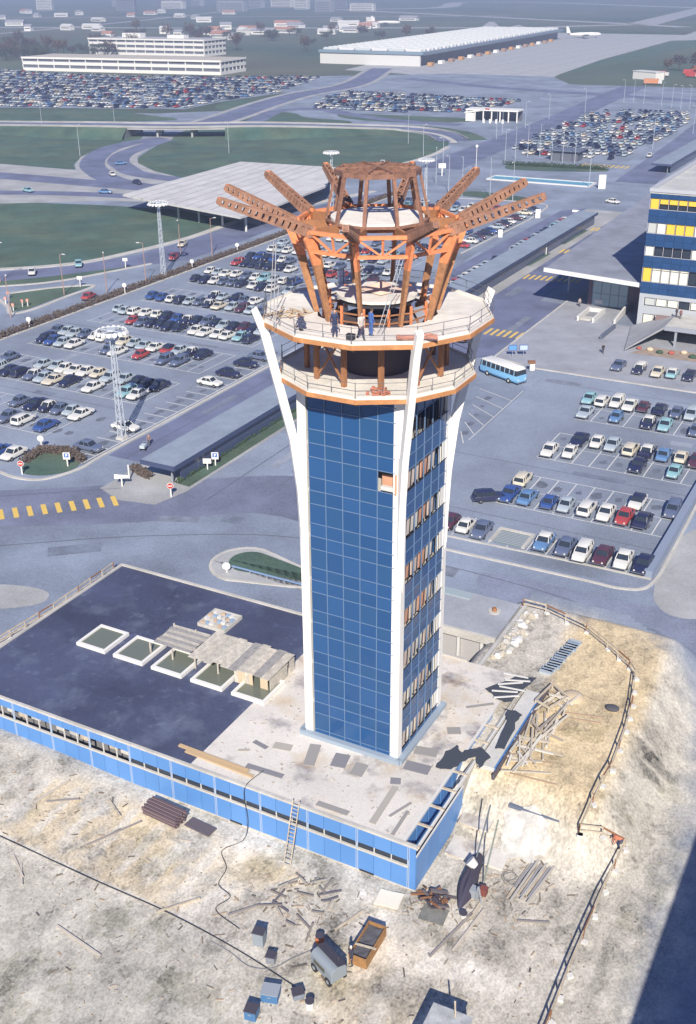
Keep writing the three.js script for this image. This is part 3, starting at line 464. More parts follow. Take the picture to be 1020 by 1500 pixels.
// ---------------------------------------------------------------- low blue building round the tower foot
const facadeBlue = [M(0.1, 0.26, 0.6, 0.45), M(0.11, 0.275, 0.62, 0.45), M(0.095, 0.25, 0.58, 0.5)];
{
  const B = thing('low_building', 'long low blue-panelled building with flat tar roof at the foot of the tower', 'building');
  part('roof_deck', [bxs(-14.2, 4.25, 3.9, 4.2, -15.5, 7.9)], mDeck, B);
  part('tar_roof', bxs(-39.4, -14.2, 3.9, 4.21, -15.5, 7.9), mTar, B);
  part('roof_edge', [bxs(-39.6, 5.35, 4.12, 4.3, 7.8, 8.06), bxs(-39.6, -39.3, 4.12, 4.34, -15.7, 7.8), bxs(-39.3, -0.5, 4.12, 4.36, -15.75, -15.45)], mKerb, B);
  part('side_wall', [bxs(-39.5, -39.2, 0, 4.1, -15.5, 7.8), bxs(-39.2, 4.2, 0, 4.1, -15.6, -15.4)], mConc, B);
  part('inner_wall', bxs(-39, 4.0, 0, 3.85, 6.4, 6.6), M(0.2, 0.2, 0.22, 0.9), B);
  part('base_course', bxs(-39.5, 5.3, -0.2, 0.32, 7.55, 8.0), mConc, B);
  const gU = {}, pitch = 4.13, sub = pitch / 3;
  for (let k = 0; k < 11; k++) {
    const x1 = 4.75 - pitch * k, tallWin = k >= 6, yb = tallWin ? 3.4 : 2.88, yt = 2.35;
    for (let i = 0; i < 3; i++) {
      const x = x1 - sub * (i + 0.5), w = sub - 0.03; if (x < -39.5) continue;
      const gk = yb.toFixed(2); gU[gk] ??= uvm(bx(w, 4.14 - yb, 0.07)); gU.lo ??= uvm(bx(w, yt - 0.3, 0.07));
      const a = mesh('fascia_panel', gU[gk], facadeBlue[(k + i) % 3], B); a.position.set(x, (4.14 + yb) / 2, 8.0);
      const c = mesh('facade_panel', gU.lo, facadeBlue[(k * 2 + i) % 3], B); c.position.set(x, (yt + 0.3) / 2, 8.0 + (i % 2) * 0.004);
      part('window_post', bx(0.06, yb - yt, 0.1, x1 - sub * i - (i ? 0 : 0.05), (yb + yt) / 2, 7.97), mWhite2, B);
      if (tallWin && (k * 3 + i) % 4 !== 0) part('window_blind', bx(sub * (0.5 + 0.35 * ((k * 5 + i * 3) % 4) / 3), 0.5 + 0.3 * ((k * 7 + i) % 3) / 2, 0.04, x - 0.08, 2.88, 7.6 - 0.15 * (i % 2)), [mKerb, mWood, mConc][(k + i) % 3], B, 'pale boards stacked behind the strip window');
      if (!tallWin) part('window_pane', bx(sub * 0.9, yb - yt, 0.02, x, (yb + yt) / 2, 7.9), mGlassDark, B);
    }
    part('sill', bx(pitch - 0.02, 0.16, 0.16, x1 - pitch / 2, yt - 0.06, 8.03), mKerb, B);
    part('mullion', [bx(0.05, 3.86, 0.06, x1 + 0.06, 2.22, 8.05), bx(0.05, 3.86, 0.06, x1 - 0.06, 2.22, 8.05)], M(0.4, 0.5, 0.68, 0.5), B);
  }
  part('facade_panel', bxs(4.8, 5.3, 0.3, 4.12, 7.96, 8.03), facadeBlue[0], B);
  // right flank: outer blue wall, open slot and cross timbers on top
  for (let k = 0; k < 4; k++) { const z = 7.95 - 2.15 * k; part('facade_panel', bxs(5.24, 5.32, 0.3, 3.2, z - 2.12, z), facadeBlue[(k + 1) % 3], B); }
  for (let k = 0; k < 8; k++) { const z = 7.9 - 2.2 * k; part('inner_panel', bxs(4.18, 4.24, 1.2, 3.95, z - 2.1, z - 0.1), facadeBlue[k % 3], B); part('cross_timber', bxs(4.0, 5.45, 4.05, 4.18, z - 0.28, z - 0.1), mWood, B); }
  part('edge_rail', [bxs(5.2, 5.36, 3.9, 4.1, -9.6, 7.9), bxs(4.12, 4.3, 4.0, 4.22, -9.6, 7.9)], mWhite2, B);
  part('edge_rail', [bxs(5.24, 5.32, 3.22, 3.36, -0.7, 7.9)], mWhite2, B);
  part('side_wall', bxs(5.0, 5.22, 0, 3.88, -15.4, -0.7), mConc, B);
  part('roof_slab', bxs(5.5, 6.9, 3.55, 3.95, -14.2, -3.0), MT(grain(0.6, 0.6, 0.6, 8, 256, 0.25, 73)), B);
  part('pilaster', bxs(5.1, 5.4, 0, 1.6, -0.9, -0.6), mBrown, B);
  for (const [x, w] of [[1.4, 1.2], [-30.5, 1.0], [-26.8, 0.9], [-10, 1.1]]) part('basement_vent', bx(w, 0.18, 0.1, x, 0.3, 8.0), mDark, B);
  // five kerbed skylights
  for (let k = 0; k < 5; k++) {
    const x = -31.8 + 4.25 * k, z = -3.2, r = 1.65;
    const s = part('skylight_kerb', [bx(r * 2, 0.34, 0.28, x, 4.36, z + r), bx(r * 2, 0.34, 0.28, x, 4.36, z - r), bx(0.28, 0.34, r * 2 - 0.28, x - r + 0.14, 4.36, z), bx(0.28, 0.34, r * 2 - 0.28, x + r - 0.14, 4.36, z)], mWhite, B);
    part('skylight_pane', bx(r * 2 - 0.3, 0.04, r * 2 - 0.3, x, 4.4, z), M(0.16, 0.18, 0.15, 0.15), s);
  }
}
{ // board hut on the roof over the last skylights
  const H = thing('board_hut', 'rough timber lean-to roof of boards built over the white skylights', 'shelter');
  const wt = (r, g, b, o) => MT(grain(r, g, b, 1.7, 128, 0.5, o)), woods = [wt(0.56, 0.52, 0.46, 201), wt(0.52, 0.48, 0.42, 203), wt(0.49, 0.46, 0.41, 205), wt(0.6, 0.55, 0.48, 207), wt(0.32, 0.31, 0.31, 209)];
  for (let i = 0; i < 10; i++) { const x = -22.0 + 0.84 * i + 0.2, o = rr(-0.15, 0.15); part('roof_board', bx(0.82, 0.05, 4.3 + rr(-0.2, 0.25), x + 0.2, 5.55 + (i % 2) * 0.008 + (i > 5 ? 0.06 : 0), -5.3 + o, rr(-0.012, 0.012), 0.02), woods[i === 5 || i === 8 ? 4 : i % 4], H); }
  for (let i = 0; i < 8; i++) { const z = -7.0 + 0.42 * i; part('roof_board', bx(4.2 + rr(-0.3, 0.3), 0.05, 0.38, -24.4, 5.25 + (i % 2) * 0.02, z, rr(-0.02, 0.02)), woods[i % 2 ? 4 : 2], H); }
  for (let i = 0; i < 6; i++) { const x = -26.4 + 2.45 * i; part('post', [bx(0.12, 1.25, 0.12, x, 4.83, -3.35), bx(0.12, 1.3, 0.12, x, 4.85, -7.0)], woods[1], H); }
  for (let i = 0; i < 9; i++) { if (i === 5 || i === 6) continue; part('wall_board', bx(0.36, 1.3, 0.05, -17.1 + 0.38 * i, 4.86, -3.25), i % 3 ? M(0.62, 0.5, 0.36, 0.9) : woods[3], H); }
  for (let i = 0; i < 10; i++) { if (i === 7) continue; part('wall_board', bx(0.05, 1.3, 0.38, -13.62, 4.86, -3.4 - 0.41 * i), woods[i % 4], H); }
}
{ // pallet of blocks further back on the tar roof
  const p = thing('block_pallet', 'square pallet of pale blocks lying on the dark tar roof', 'pallet', [-23.95, 4.21, -10.85]);
  part('frame', [bx(3.1, 0.35, 0.12, 0, 0.18, 1.45), bx(3.1, 0.35, 0.12, 0, 0.18, -1.45), bx(0.12, 0.35, 2.8, -1.5, 0.18, 0), bx(0.12, 0.35, 2.8, 1.5, 0.18, 0)], mKerb, p);
  for (let i = 0; i < 24; i++) { part('block', bx(rr(0.35, 0.5), rr(0.2, 0.42), rr(0.3, 0.42), -1.2 + (i % 6) * 0.48 + rr(-0.05, 0.05), 0.24, -1.05 + Math.floor(i / 6) * 0.68, rr(-0.3, 0.3)), [mWhite2, mKerb, M(0.55, 0.42, 0.32), M(0.3, 0.4, 0.55)][i % 4], p); }
}
{ // boards and scraps on the deck
  for (const [x, z, l, t] of [[-13, 6.35, 6.6, 0.02], [-12.2, 6.75, 6.4, 0.03]]) single('long_plank', 'pair of long yellow timber planks lying at the roof edge', 'plank', bx(l, 0.12, 0.3, x, 4.29, z, -t), M(0.55, 0.4, 0.24, 0.9), 'long yellow planks on the roof edge');
  const gm = [M(0.3, 0.29, 0.29, 0.9), M(0.4, 0.38, 0.35, 0.9), M(0.22, 0.22, 0.25, 0.9)];
  for (const [x, z, w, d, t] of [[-6.3, 2.4, 0.9, 2.6, 0.3], [-8.9, 2.6, 1.5, 0.8, 0.2], [-10.6, 3.2, 1.4, 0.4, -0.2], [1.5, -2.1, 1.8, 1.0, 0.2], [1.7, 0.0, 2.0, 1.1, 0.1], [-4, 2.0, 1.2, 1.6, 0.2], [-2.2, 2.3, 1.0, 1.5, 0.1], [-8.6, 5.8, 3.2, 0.5, 0.05], [-1.9, 7.1, 2.6, 0.5, 0.02], [0.9, 2.2, 0.8, 0.7, 0.4], [-11.4, 4.4, 0.9, 0.25, 0.5], [2.6, 4.9, 2.2, 0.2, 1.2], [1.3, 5.0, 0.5, 4.4, 0.05], [3.2, 6.2, 0.25, 2.8, 0.03], [2.4, -5.6, 1.1, 0.9, 0.5], [3.0, -9.8, 2.4, 0.3, 0.7]])
    single('scrap_board', 'weathered grey board lying loose on the pale roof deck', 'board', bx(w, 0.06, d, x, 4.24, z, t), pick(gm), 'loose boards on the roof deck');
  const sh = []; for (let i = 0; i < 260; i++) { const x = rr(-13.6, 4), z = rr(-13, 7.4); if (x > -8.8 && x < 0.7 && z < 0.7 && z > -8.6) continue; sh.push(bx(rr(0.05, 0.32), rr(0.03, 0.08), rr(0.04, 0.16), x, 4.23, z, rr(0, 3.1))); }
  const deb = single('deck_rubble', 'small rubble and wood chips strewn over the roof deck', 'rubble', sh, M(0.42, 0.39, 0.35, 0.95)); deb.userData.kind = 'stuff';
  const L = thing('ladder', 'wooden ladder leaning from the yard against the blue facade', 'ladder');
  const a0 = V(-4.35, 0.15, 10.3), a1 = V(-4.55, 4.9, 8.3), b0 = V(-3.8, 0.15, 10.3), b1 = V(-4.0, 4.9, 8.3);
  part('rail', tube(a0, a1, 0.045), mWood, L); part('rail', tube(b0, b1, 0.045), mWood, L);
  for (let i = 1; i < 17; i++) part('rung', tube(a0.clone().lerp(a1, i / 17), b0.clone().lerp(b1, i / 17), 0.03), mWood, L);
  // dark sheets draped over the right edge
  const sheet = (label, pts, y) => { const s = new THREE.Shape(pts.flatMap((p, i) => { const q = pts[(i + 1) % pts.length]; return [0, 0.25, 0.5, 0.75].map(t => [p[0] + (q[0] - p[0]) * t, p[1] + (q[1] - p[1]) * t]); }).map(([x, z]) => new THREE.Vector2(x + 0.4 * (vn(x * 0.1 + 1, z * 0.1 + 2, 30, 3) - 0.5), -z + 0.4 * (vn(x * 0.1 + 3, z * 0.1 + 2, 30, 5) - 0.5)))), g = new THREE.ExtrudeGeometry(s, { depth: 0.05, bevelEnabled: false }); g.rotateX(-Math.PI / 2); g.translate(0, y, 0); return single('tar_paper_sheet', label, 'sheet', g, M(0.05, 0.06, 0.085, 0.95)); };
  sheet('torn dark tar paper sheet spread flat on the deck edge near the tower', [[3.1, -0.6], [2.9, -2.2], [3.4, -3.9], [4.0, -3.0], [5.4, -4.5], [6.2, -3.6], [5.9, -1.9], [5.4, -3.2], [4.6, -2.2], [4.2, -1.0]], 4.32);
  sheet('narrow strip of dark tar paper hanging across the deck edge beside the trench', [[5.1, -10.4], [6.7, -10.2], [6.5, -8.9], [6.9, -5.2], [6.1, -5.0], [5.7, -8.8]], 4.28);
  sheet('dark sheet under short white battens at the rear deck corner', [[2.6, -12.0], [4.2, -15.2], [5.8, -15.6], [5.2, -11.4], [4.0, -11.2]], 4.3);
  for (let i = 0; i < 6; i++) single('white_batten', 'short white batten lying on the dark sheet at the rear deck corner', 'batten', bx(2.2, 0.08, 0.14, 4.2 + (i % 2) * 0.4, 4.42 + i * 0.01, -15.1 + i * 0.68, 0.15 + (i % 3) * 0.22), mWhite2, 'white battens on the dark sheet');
}
// ---------------------------------------------------------------- sunken service building behind the tower and its retaining wall
{
  const S = thing('service_building', 'low flat-roofed service building with white fascia in the pit behind the tower', 'building');
  part('roof', bxs(-14, 0.2, 3.7, 4.0, -27.4, -20.6), MT(grain(0.34, 0.36, 0.41, 10, 256, 0.3, 75)), S);
  part('fascia', bxs(-14, 0.25, 3.25, 4.06, -20.6, -20.3), mKerb, S); part('wall', bxs(-13.6, -0.2, 0, 3.6, -27, -21.4), M(0.3, 0.3, 0.33, 0.9), S);
  for (let k = 0; k < 6; k++) part('column', bxs(-1.2 - 2.35 * k, -0.95 - 2.35 * k, 0.1, 3.25, -20.75, -20.45), mWhite2, S);
  for (let k = 0; k < 6; k++) part('infill_panel', bxs(-3.3 - 2.35 * k, -1.2 - 2.35 * k, 0.1, 3.2, -20.9, -20.8), M(0.42, 0.41, 0.42, 0.9), S);
  part('vent_pad', cy(0.6, 0.6, 0.12, -1.6, 4.0, -25.0, 14), mKerb, S); part('vent', cy(0.25, 0.2, 0.35, -1.6, 4.1, -25.0, 12), mBrown, S);
  part('skylight', bxs(-8.5, -4.6, 4.0, 4.1, -27.2, -26.0), M(0.35, 0.42, 0.46, 0.3), S);
  single('retaining_wall', 'pale concrete retaining wall beside the service building roof', 'wall', [bar(V(0.5, 3.4, -15.8), V(0.6, 3.4, -28.2), 0.35, 1.0)], mConc);
  single('ramp_wall', 'dark sloping ramp edge between service building and retaining wall', 'wall', bar(V(-0.1, 2.6, -17), V(0.25, 3.7, -24), 0.4, 0.3), M(0.25, 0.26, 0.3, 0.9));
  for (let i = 0; i < 60; i++) { const s = rr(0.15, 0.5), g = new THREE.DodecahedronGeometry(s, 0); g.scale(1, 0.7, 1); const x = 0.9 + rr(0, 1.5) * rr(0.3, 1.2), z = -18 - rr(0, 9.4); g.rotateY(rr(0, 3)); g.translate(x, gy(x, z) + s * 0.3, z); single('rubble_stone', 'rough pale rubble stone heaped along the retaining wall', 'stone', g, [mWhite2, mKerb, M(0.5, 0.45, 0.38, 0.95), M(0.4, 0.4, 0.38, 0.95)][i % 4], 'rubble stones by the retaining wall'); }
}
{ // timber tangle and trench on the sand terrace
  const w = [M(0.6, 0.56, 0.5, 0.9), M(0.5, 0.45, 0.38, 0.9), M(0.38, 0.33, 0.28, 0.9), M(0.66, 0.64, 0.6, 0.9)];
  for (let i = 0; i < 46; i++) {
    const x = rr(7.3, 9.6), z = rr(-14.5, -3.5), l = rr(1.2, 4.2), t = i % 3 ? Math.PI / 2 + rr(-0.35, 0.35) : rr(-0.8, 0.8);
    single('loose_timber', 'sawn timber in the tangled heap along the deck trench', 'timber', bx(l, 0.1, rr(0.1, 0.2), x, gy(x, z) + 0.1 + rr(0, 0.5), z, t, 0, rr(-0.12, 0.12)), pick(w), 'tangled timbers along the trench');
  }
  single('trench_board', 'long dark board standing on edge in the trench by the deck', 'board', bar(V(7.15, 3.75, -2.2), V(7.15, 3.75, -15.4), 0.14, 0.5), M(0.12, 0.1, 0.12, 0.9));
  single('trench_board', 'blue-edged board along the outer side of the white slab', 'board', bar(V(6.96, 3.9, -3), V(6.96, 3.9, -13.6), 0.08, 0.3), facadeBlue[0]);
  const fr = thing('formwork', 'square timber formwork frame standing at the end of the trench on the sand', 'frame');
  for (const [a, b] of [[[6.9, 4.3, -12.6], [7.4, 4.3, -15.6]], [[7.4, 4.3, -15.6], [9.1, 4.2, -14.4]], [[9.1, 4.2, -14.4], [8.2, 4.2, -12.2]], [[8.2, 4.2, -12.2], [6.9, 4.3, -12.6]]]) part('beam', bar(V(...a), V(...b), 0.12, 0.2), mWood, fr);
  for (const [x, z] of [[6.9, -12.6], [7.4, -15.6], [9.1, -14.4], [8.2, -12.2]]) part('post', bxs(x - 0.07, x + 0.07, 3.6, 4.3, z - 0.07, z + 0.07), mWood, fr);
  const bl = []; for (let i = 0; i < 15; i++) bl.push(bx(1.1, 0.25, 0.62, 6.1 + i * 0.06 + rr(-0.1, 0.1), 3.74, -17.8 - i * 0.42, rr(-0.1, 0.1)));
  const bs = thing('block_row', 'row of pale blue slabs laid in a line across the yellow sand', 'slabs'); bl.forEach((g, i) => part('slab', g, i % 2 ? M(0.3, 0.38, 0.5, 0.9) : M(0.4, 0.45, 0.5, 0.9), bs));
  single('sand_mound', 'small round heap of pale sand beside the timber formwork frame', 'mound', (() => { const g = new THREE.SphereGeometry(1.0, 16, 8, 0, 7, 0, 1.5); g.scale(1, 0.5, 1); g.translate(9.3, 3.55, -15.4); return g; })(), M(0.55, 0.45, 0.33, 1));
  single('tarred_drum_lid', 'dark flattened tar lump lying alone on the yellow sand', 'lump', (() => { const g = new THREE.DodecahedronGeometry(0.6, 1); g.scale(1, 0.35, 0.8); g.translate(12.8, 3.8, -15.2); return g; })(), M(0.08, 0.08, 0.1, 0.9));
  for (const [x, z, l, t] of [[10.6, -13.2, 4, 0.25], [11.3, -12.6, 2.4, 0.2], [9.2, -5.6, 3, 0.3], [9.9, -3.6, 3.6, 0.1]]) single('sand_plank', 'thin brown plank half buried in the yellow sand', 'plank', bx(l, 0.06, 0.14, x, gy(x, z) + 0.07, z, t), M(0.4, 0.3, 0.22, 0.95), 'planks half buried in the sand');
  single('edging_board', 'long dark blue-grey board at the foot of the sand terrace', 'board', bar(V(8.8, 2.3, -1.5), V(12.8, 2.2, -1.6), 0.4, 0.25), M(0.14, 0.17, 0.24, 0.9));
}
// ---------------------------------------------------------------- yard fence, stores and plant
{
  const pts = [[0.4, -27.6], [2.7, -27.6], [7.2, -26], [9.8, -24], [12.4, -21.8], [13.3, -20.5], [14.1, -16.4], [14.6, -12.7], [14.9, -7.4], [14.7, -3.1], [14.4, -1.1], [17.6, -2.2], [17.3, 1.7], [17.3, 6.8], [17.3, 10], [17.4, 14], [17.6, 22]];
  const fence = (lab, ps) => {
    const F = thing('site_fence', lab, 'fence');
    for (let i = 0; i < ps.length; i++) {
      const [x, z] = ps[i], y = gy(x, z);
      part('post', bar(V(x, y - 0.1, z), V(x + 0.03, y + 1.05, z), 0.09), i % 3 ? mWood : mRust, F);
      part('footing_stone', bx(0.42, 0.2, 0.36, x + 0.15, y + 0.1, z + 0.1, i), mWhite2, F);
      if (i + 1 < ps.length) { const [u, w] = ps[i + 1], yv = gy(u, w); part('rail', bar(V(x, y + 0.95, z), V(u, yv + 0.95, w), 0.06, 0.14), i % 4 === 1 ? mRust : mWood, F); part('rail', bar(V(x, y + 0.45, z), V(u, yv + 0.45, w), 0.05, 0.12), mWood, F); }
    }
  };
  const dense = ps => { const o = []; for (let i = 0; i + 1 < ps.length; i++) { const n = Math.max(1, Math.round(Math.hypot(ps[i + 1][0] - ps[i][0], ps[i + 1][1] - ps[i][1]) / 2.2)); for (let k = 0; k < n; k++) o.push([ps[i][0] + (ps[i + 1][0] - ps[i][0]) * k / n, ps[i][1] + (ps[i + 1][1] - ps[i][1]) * k / n]); } o.push(ps[ps.length - 1]); return o; };
  fence('low timber rail fence curving round the yellow sand terrace', dense(pts.slice(0, 11)));
  fence('low timber rail fence running straight along the grey yard edge', dense(pts.slice(10)));
  fence('timber rail fence along the road end of the tar roofed building', dense([[-44.6, -20], [-44.4, -10], [-45, 0], [-45.2, 8]]));
}
const U = 0.13;                                                             // yard level
{
  // blue and grey boxes, skip, compressor
  const cab = (lab, x, z, w, h, d, t, m, mt) => { const o = thing('site_cabinet', lab, 'cabinet', [x, U, z], t); part('body', bx(w, h, d, 0, h / 2, 0), m, o); part('lid', bx(w + 0.08, 0.06, d + 0.08, 0, h + 0.03, 0), mt, o); part('foot', [bx(0.1, 0.08, d, -w / 2 + 0.1, -0.03, 0), bx(0.1, 0.08, d, w / 2 - 0.1, -0.03, 0)], mDark, o); part('handle', bx(0.2, 0.04, 0.04, 0, h * 0.7, d / 2 + 0.02), mSteel, o); };
  const gB = M(0.25, 0.29, 0.34, 0.7), dk = M(0.06, 0.055, 0.08, 0.8), bl = M(0.06, 0.17, 0.36, 0.6);
  cab('tall grey metal cabinet with dark lid standing in the yard', -2.1, 17.2, 0.75, 1.15, 0.6, 0.2, gB, dk);
  cab('short grey metal cabinet beside the tall grey one', -0.6, 18.1, 0.6, 0.6, 0.55, 0.25, M(0.22, 0.24, 0.28, 0.8), dk);
  cab('wide blue steel box with grey lid near the generator', 0.9, 20.6, 1.1, 0.7, 0.9, 0.3, bl, M(0.3, 0.34, 0.4, 0.7));
  cab('narrow blue steel box at the yard track', 0.6, 22.4, 0.75, 0.75, 0.7, 0.2, bl, dk);
  cab('grey tilted box among cables by the blue boxes', 2.4, 19.7, 0.7, 0.45, 0.6, 0.8, M(0.2, 0.23, 0.3, 0.8), dk);
  { const o = thing('rusty_skip', 'open rusty orange skip full of dark rubble in the yard', 'skip', [4.7, U, 14.3], 0.03); const m = MT(grain(0.34, 0.18, 0.07, 2, 256, 0.5, 85)); part('side_wall', bx(0.07, 0.85, 3.2, -0.62, 0.55, 0), m, o); part('side_wall', bx(0.07, 0.85, 3.2, 0.62, 0.55, 0), m, o); part('end_wall', bx(1.17, 0.85, 0.07, 0, 0.55, 1.56), m, o); part('end_wall', bx(1.17, 0.85, 0.07, 0, 0.55, -1.56), m, o); part('floor', bx(1.2, 0.08, 3.1, 0, 0.14, 0), m, o); part('load', (() => { const g = new THREE.PlaneGeometry(1.16, 3.04, 10, 24); g.rotateX(-Math.PI / 2); const p = g.attributes.position; for (let i = 0; i < p.count; i++) p.setY(i, 0.62 + 0.22 * fbm(p.getX(i) * 0.3 + 0.5, p.getZ(i) * 0.3 + 0.5, 9, 3, 3)); g.computeVertexNormals(); return g; })(), M(0.1, 0.1, 0.12, 0.95), o); part('plank', bx(1.5, 0.05, 0.15, 0.1, 0.98, 0.55, 0.12), mWood, o); part('skid', [bx(0.12, 0.12, 3, -0.4, 0.06, 0), bx(0.12, 0.12, 3, 0.4, 0.06, 0)], mDark, o); }
  { // wheeled generator
    const o = thing('site_generator', 'grey wheeled generator with dark round-edged canopy in the yard', 'generator', [3.3, U, 17.2], -0.42);
    const s = new THREE.Shape(); s.moveTo(-0.6, 0.5); s.lineTo(-0.6, 1.15); s.quadraticCurveTo(-0.55, 1.5, -0.2, 1.52); s.lineTo(0.2, 1.52); s.quadraticCurveTo(0.55, 1.5, 0.6, 1.15); s.lineTo(0.6, 0.5); s.lineTo(-0.6, 0.5);
    const g = new THREE.ExtrudeGeometry(s, { depth: 2.2, bevelEnabled: true, bevelSize: 0.04, bevelThickness: 0.04, bevelSegments: 2 }); g.translate(0, 0, -1.1); g.rotateY(Math.PI / 2); part('body', g, gB, o);
    part('roof_flap', bx(2.3, 0.05, 0.7, 0, 1.58, -0.25, 0, -0.25), dk, o); part('side_opening', bx(1.2, 0.4, 0.03, -0.2, 1.0, 0.64), M(0.1, 0.1, 0.07, 0.9), o); part('side_frame', [bx(1.4, 0.06, 0.05, -0.2, 1.23, 0.645), bx(1.4, 0.06, 0.05, -0.2, 0.77, 0.645)], gB, o);
    for (const x of [-0.75, 0.75]) for (const z of [-0.6, 0.6]) { const w = new THREE.CylinderGeometry(0.34, 0.34, 0.16, 16); w.rotateX(Math.PI / 2); w.translate(x, 0.34, z); const wh = part('wheel', w, mRubber, o); const h = new THREE.CylinderGeometry(0.15, 0.15, 0.18, 10); h.rotateX(Math.PI / 2); h.translate(x, 0.34, z); part('hub', h, mSteel, wh); }
    part('drawbar', bar(V(-1.15, 0.5, 0), V(-2.0, 0.3, 0), 0.09), dk, o); part('exhaust', cy(0.06, 0.06, 0.45, 0.7, 1.5, -0.3, 8), dk, o);
  }
  { const o = thing('fuel_drum', 'small orange drum with dark top beside the generator', 'drum', [1.5, U, 15.2]); part('body', cy(0.3, 0.3, 0.62, 0, 0, 0, 14), M(0.7, 0.22, 0.09, 0.6), o); part('lid', cy(0.31, 0.31, 0.05, 0, 0.62, 0, 14), dk, o); part('ring', cy(0.32, 0.32, 0.04, 0, 0.3, 0, 14), M(0.5, 0.16, 0.07, 0.7), o); }
  { const o = thing('cement_drum', 'pale grey drum standing by the blue steel boxes', 'drum', [3.5, U, 20.1]); part('body', cy(0.28, 0.28, 0.6, 0, 0, 0, 14), mWhite2, o); part('rim', cy(0.3, 0.3, 0.05, 0, 0.58, 0, 14), dk, o); }
  { const o = thing('site_hut', 'flat-topped grey site hut at the bottom of the yard', 'hut', [12.4, U, 19.7], 0.04); part('wall', [bx(2.4, 2, 0.08, 0, 1, 1.9), bx(2.4, 2, 0.08, 0, 1, -1.9), bx(0.08, 2, 3.72, -1.16, 1, 0), bx(0.08, 2, 3.72, 1.16, 1, 0)], M(0.28, 0.3, 0.33, 0.8), o); part('roof', bx(2.6, 0.1, 4.1, 0, 2.06, 0), MT(grain(0.42, 0.44, 0.47, 3, 256, 0.5, 87)), o); part('door', bx(0.8, 1.8, 0.05, 0.2, 0.95, 1.96), M(0.18, 0.2, 0.24, 0.7), o); part('window', bx(0.05, 0.6, 0.9, 1.21, 1.3, 0.3), mGlassDark, o); part('chimney', tube(V(0.3, 2.1, -1.6), V(0.1, 3.0, -2.0), 0.06), mWood, o); }
  single('plaster_sheet', 'cream coloured board lying flat beside the blue building corner', 'sheet', (() => { const g = new THREE.BoxGeometry(1.8, 0.05, 1.55, 6, 1, 6); const p = g.attributes.position; for (let i = 0; i < p.count; i++) p.setY(i, p.getY(i) + 0.06 * Math.sin(p.getX(i) * 2 + p.getZ(i))); g.rotateY(0.12); g.translate(4.0, U + 0.14, 9.6); return g; })(), M(0.78, 0.74, 0.64, 0.8));
  single('wet_mortar_patch', 'dark grey square of wet mortar mixing board near the corner', 'board', bx(1.8, 0.05, 1.5, 7.4, U + 0.08, 9.4, 0.1), MT(grain(0.2, 0.2, 0.19, 2, 128, 0.4, 89)));
  // dark debris heap at the corner
  for (let i = 0; i < 26; i++) single('scrap_iron', 'dark twisted scrap iron piece heaped at the blue building corner', 'scrap', bx(rr(0.4, 1.5), rr(0.05, 0.12), rr(0.08, 0.3), rr(5.7, 8.0), U + rr(0.08, 0.5), rr(7.4, 8.9), rr(0, 3.1), 0, rr(-0.5, 0.5)), [M(0.06, 0.05, 0.07, 0.8), mRust, M(0.15, 0.13, 0.14, 0.8)][i % 3], 'scrap iron at the building corner');
  { // hoist with tarpaulin and two leaning poles
    const o = thing('builders_hoist', 'dark tarpaulin-covered builders hoist with two tall leaning poles beside the blue building', 'hoist', [8.4, U, 5.2]);
    const g = new THREE.SphereGeometry(1, 20, 12); const p = g.attributes.position; for (let i = 0; i < p.count; i++) { const y = p.getY(i); p.setXYZ(i, p.getX(i) * (0.62 + 0.12 * Math.sin(p.getZ(i) * 5)), Math.max(-0.02, y * (0.95 + 0.15 * Math.sin(p.getX(i) * 9))), p.getZ(i) * 2.9); } g.computeVertexNormals(); g.rotateY(0.12); part('tarpaulin', g, M(0.055, 0.05, 0.085, 0.85), o);
    part('pole', tube(V(-0.3, 0, -1.6), V(0.3, 5.2, -2.6), 0.06), M(0.14, 0.17, 0.2, 0.8), o); part('pole', tube(V(1.0, 0, 0), V(1.3, 5.0, -1.6), 0.06), M(0.2, 0.24, 0.22, 0.8), o);
    const d = new THREE.CylinderGeometry(0.42, 0.3, 0.6, 14); d.rotateZ(0.9); d.translate(-0.1, 1.15, -0.6); part('mixing_drum', d, mWhite2, o);
    part('frame', [bar(V(1.1, 0, 1.6), V(1.2, 1.3, 1.5), 0.1), bar(V(1.6, 0, 1.7), V(1.2, 1.3, 1.5), 0.1), bx(0.7, 0.7, 0.6, 0.9, 0.4, 1.2)], mSteel, o); part('winch', bx(0.5, 0.6, 0.5, 1.4, 0.5, 0.9), M(0.2, 0.06, 0.05, 0.8), o);
  }
  { const o = thing('mixer_bucket', 'small white bucket standing in the yard below the hoist', 'bucket', [9.3, U, 8.6]); part('body', cy(0.2, 0.28, 0.4, 0, 0, 0, 14), mWhite2, o); part('rim', cy(0.29, 0.29, 0.03, 0, 0.4, 0, 14), dk, o); }
  for (let i = 0; i < 9; i++) single('stacked_plank', 'long grey scaffold plank in the loose stack by the rail fence', 'plank', bx(0.16, 0.06, rr(4, 6), 11.6 + i * 0.2, gy(12.2, 2.6) + 0.08 + (i % 3) * 0.06, 2.6 + rr(-0.5, 0.5), 0.02 + rr(-0.05, 0.05) - 0.12), [mWood, M(0.3, 0.3, 0.33, 0.9), M(0.46, 0.44, 0.42, 0.9)][i % 3], 'scaffold planks stacked by the fence');
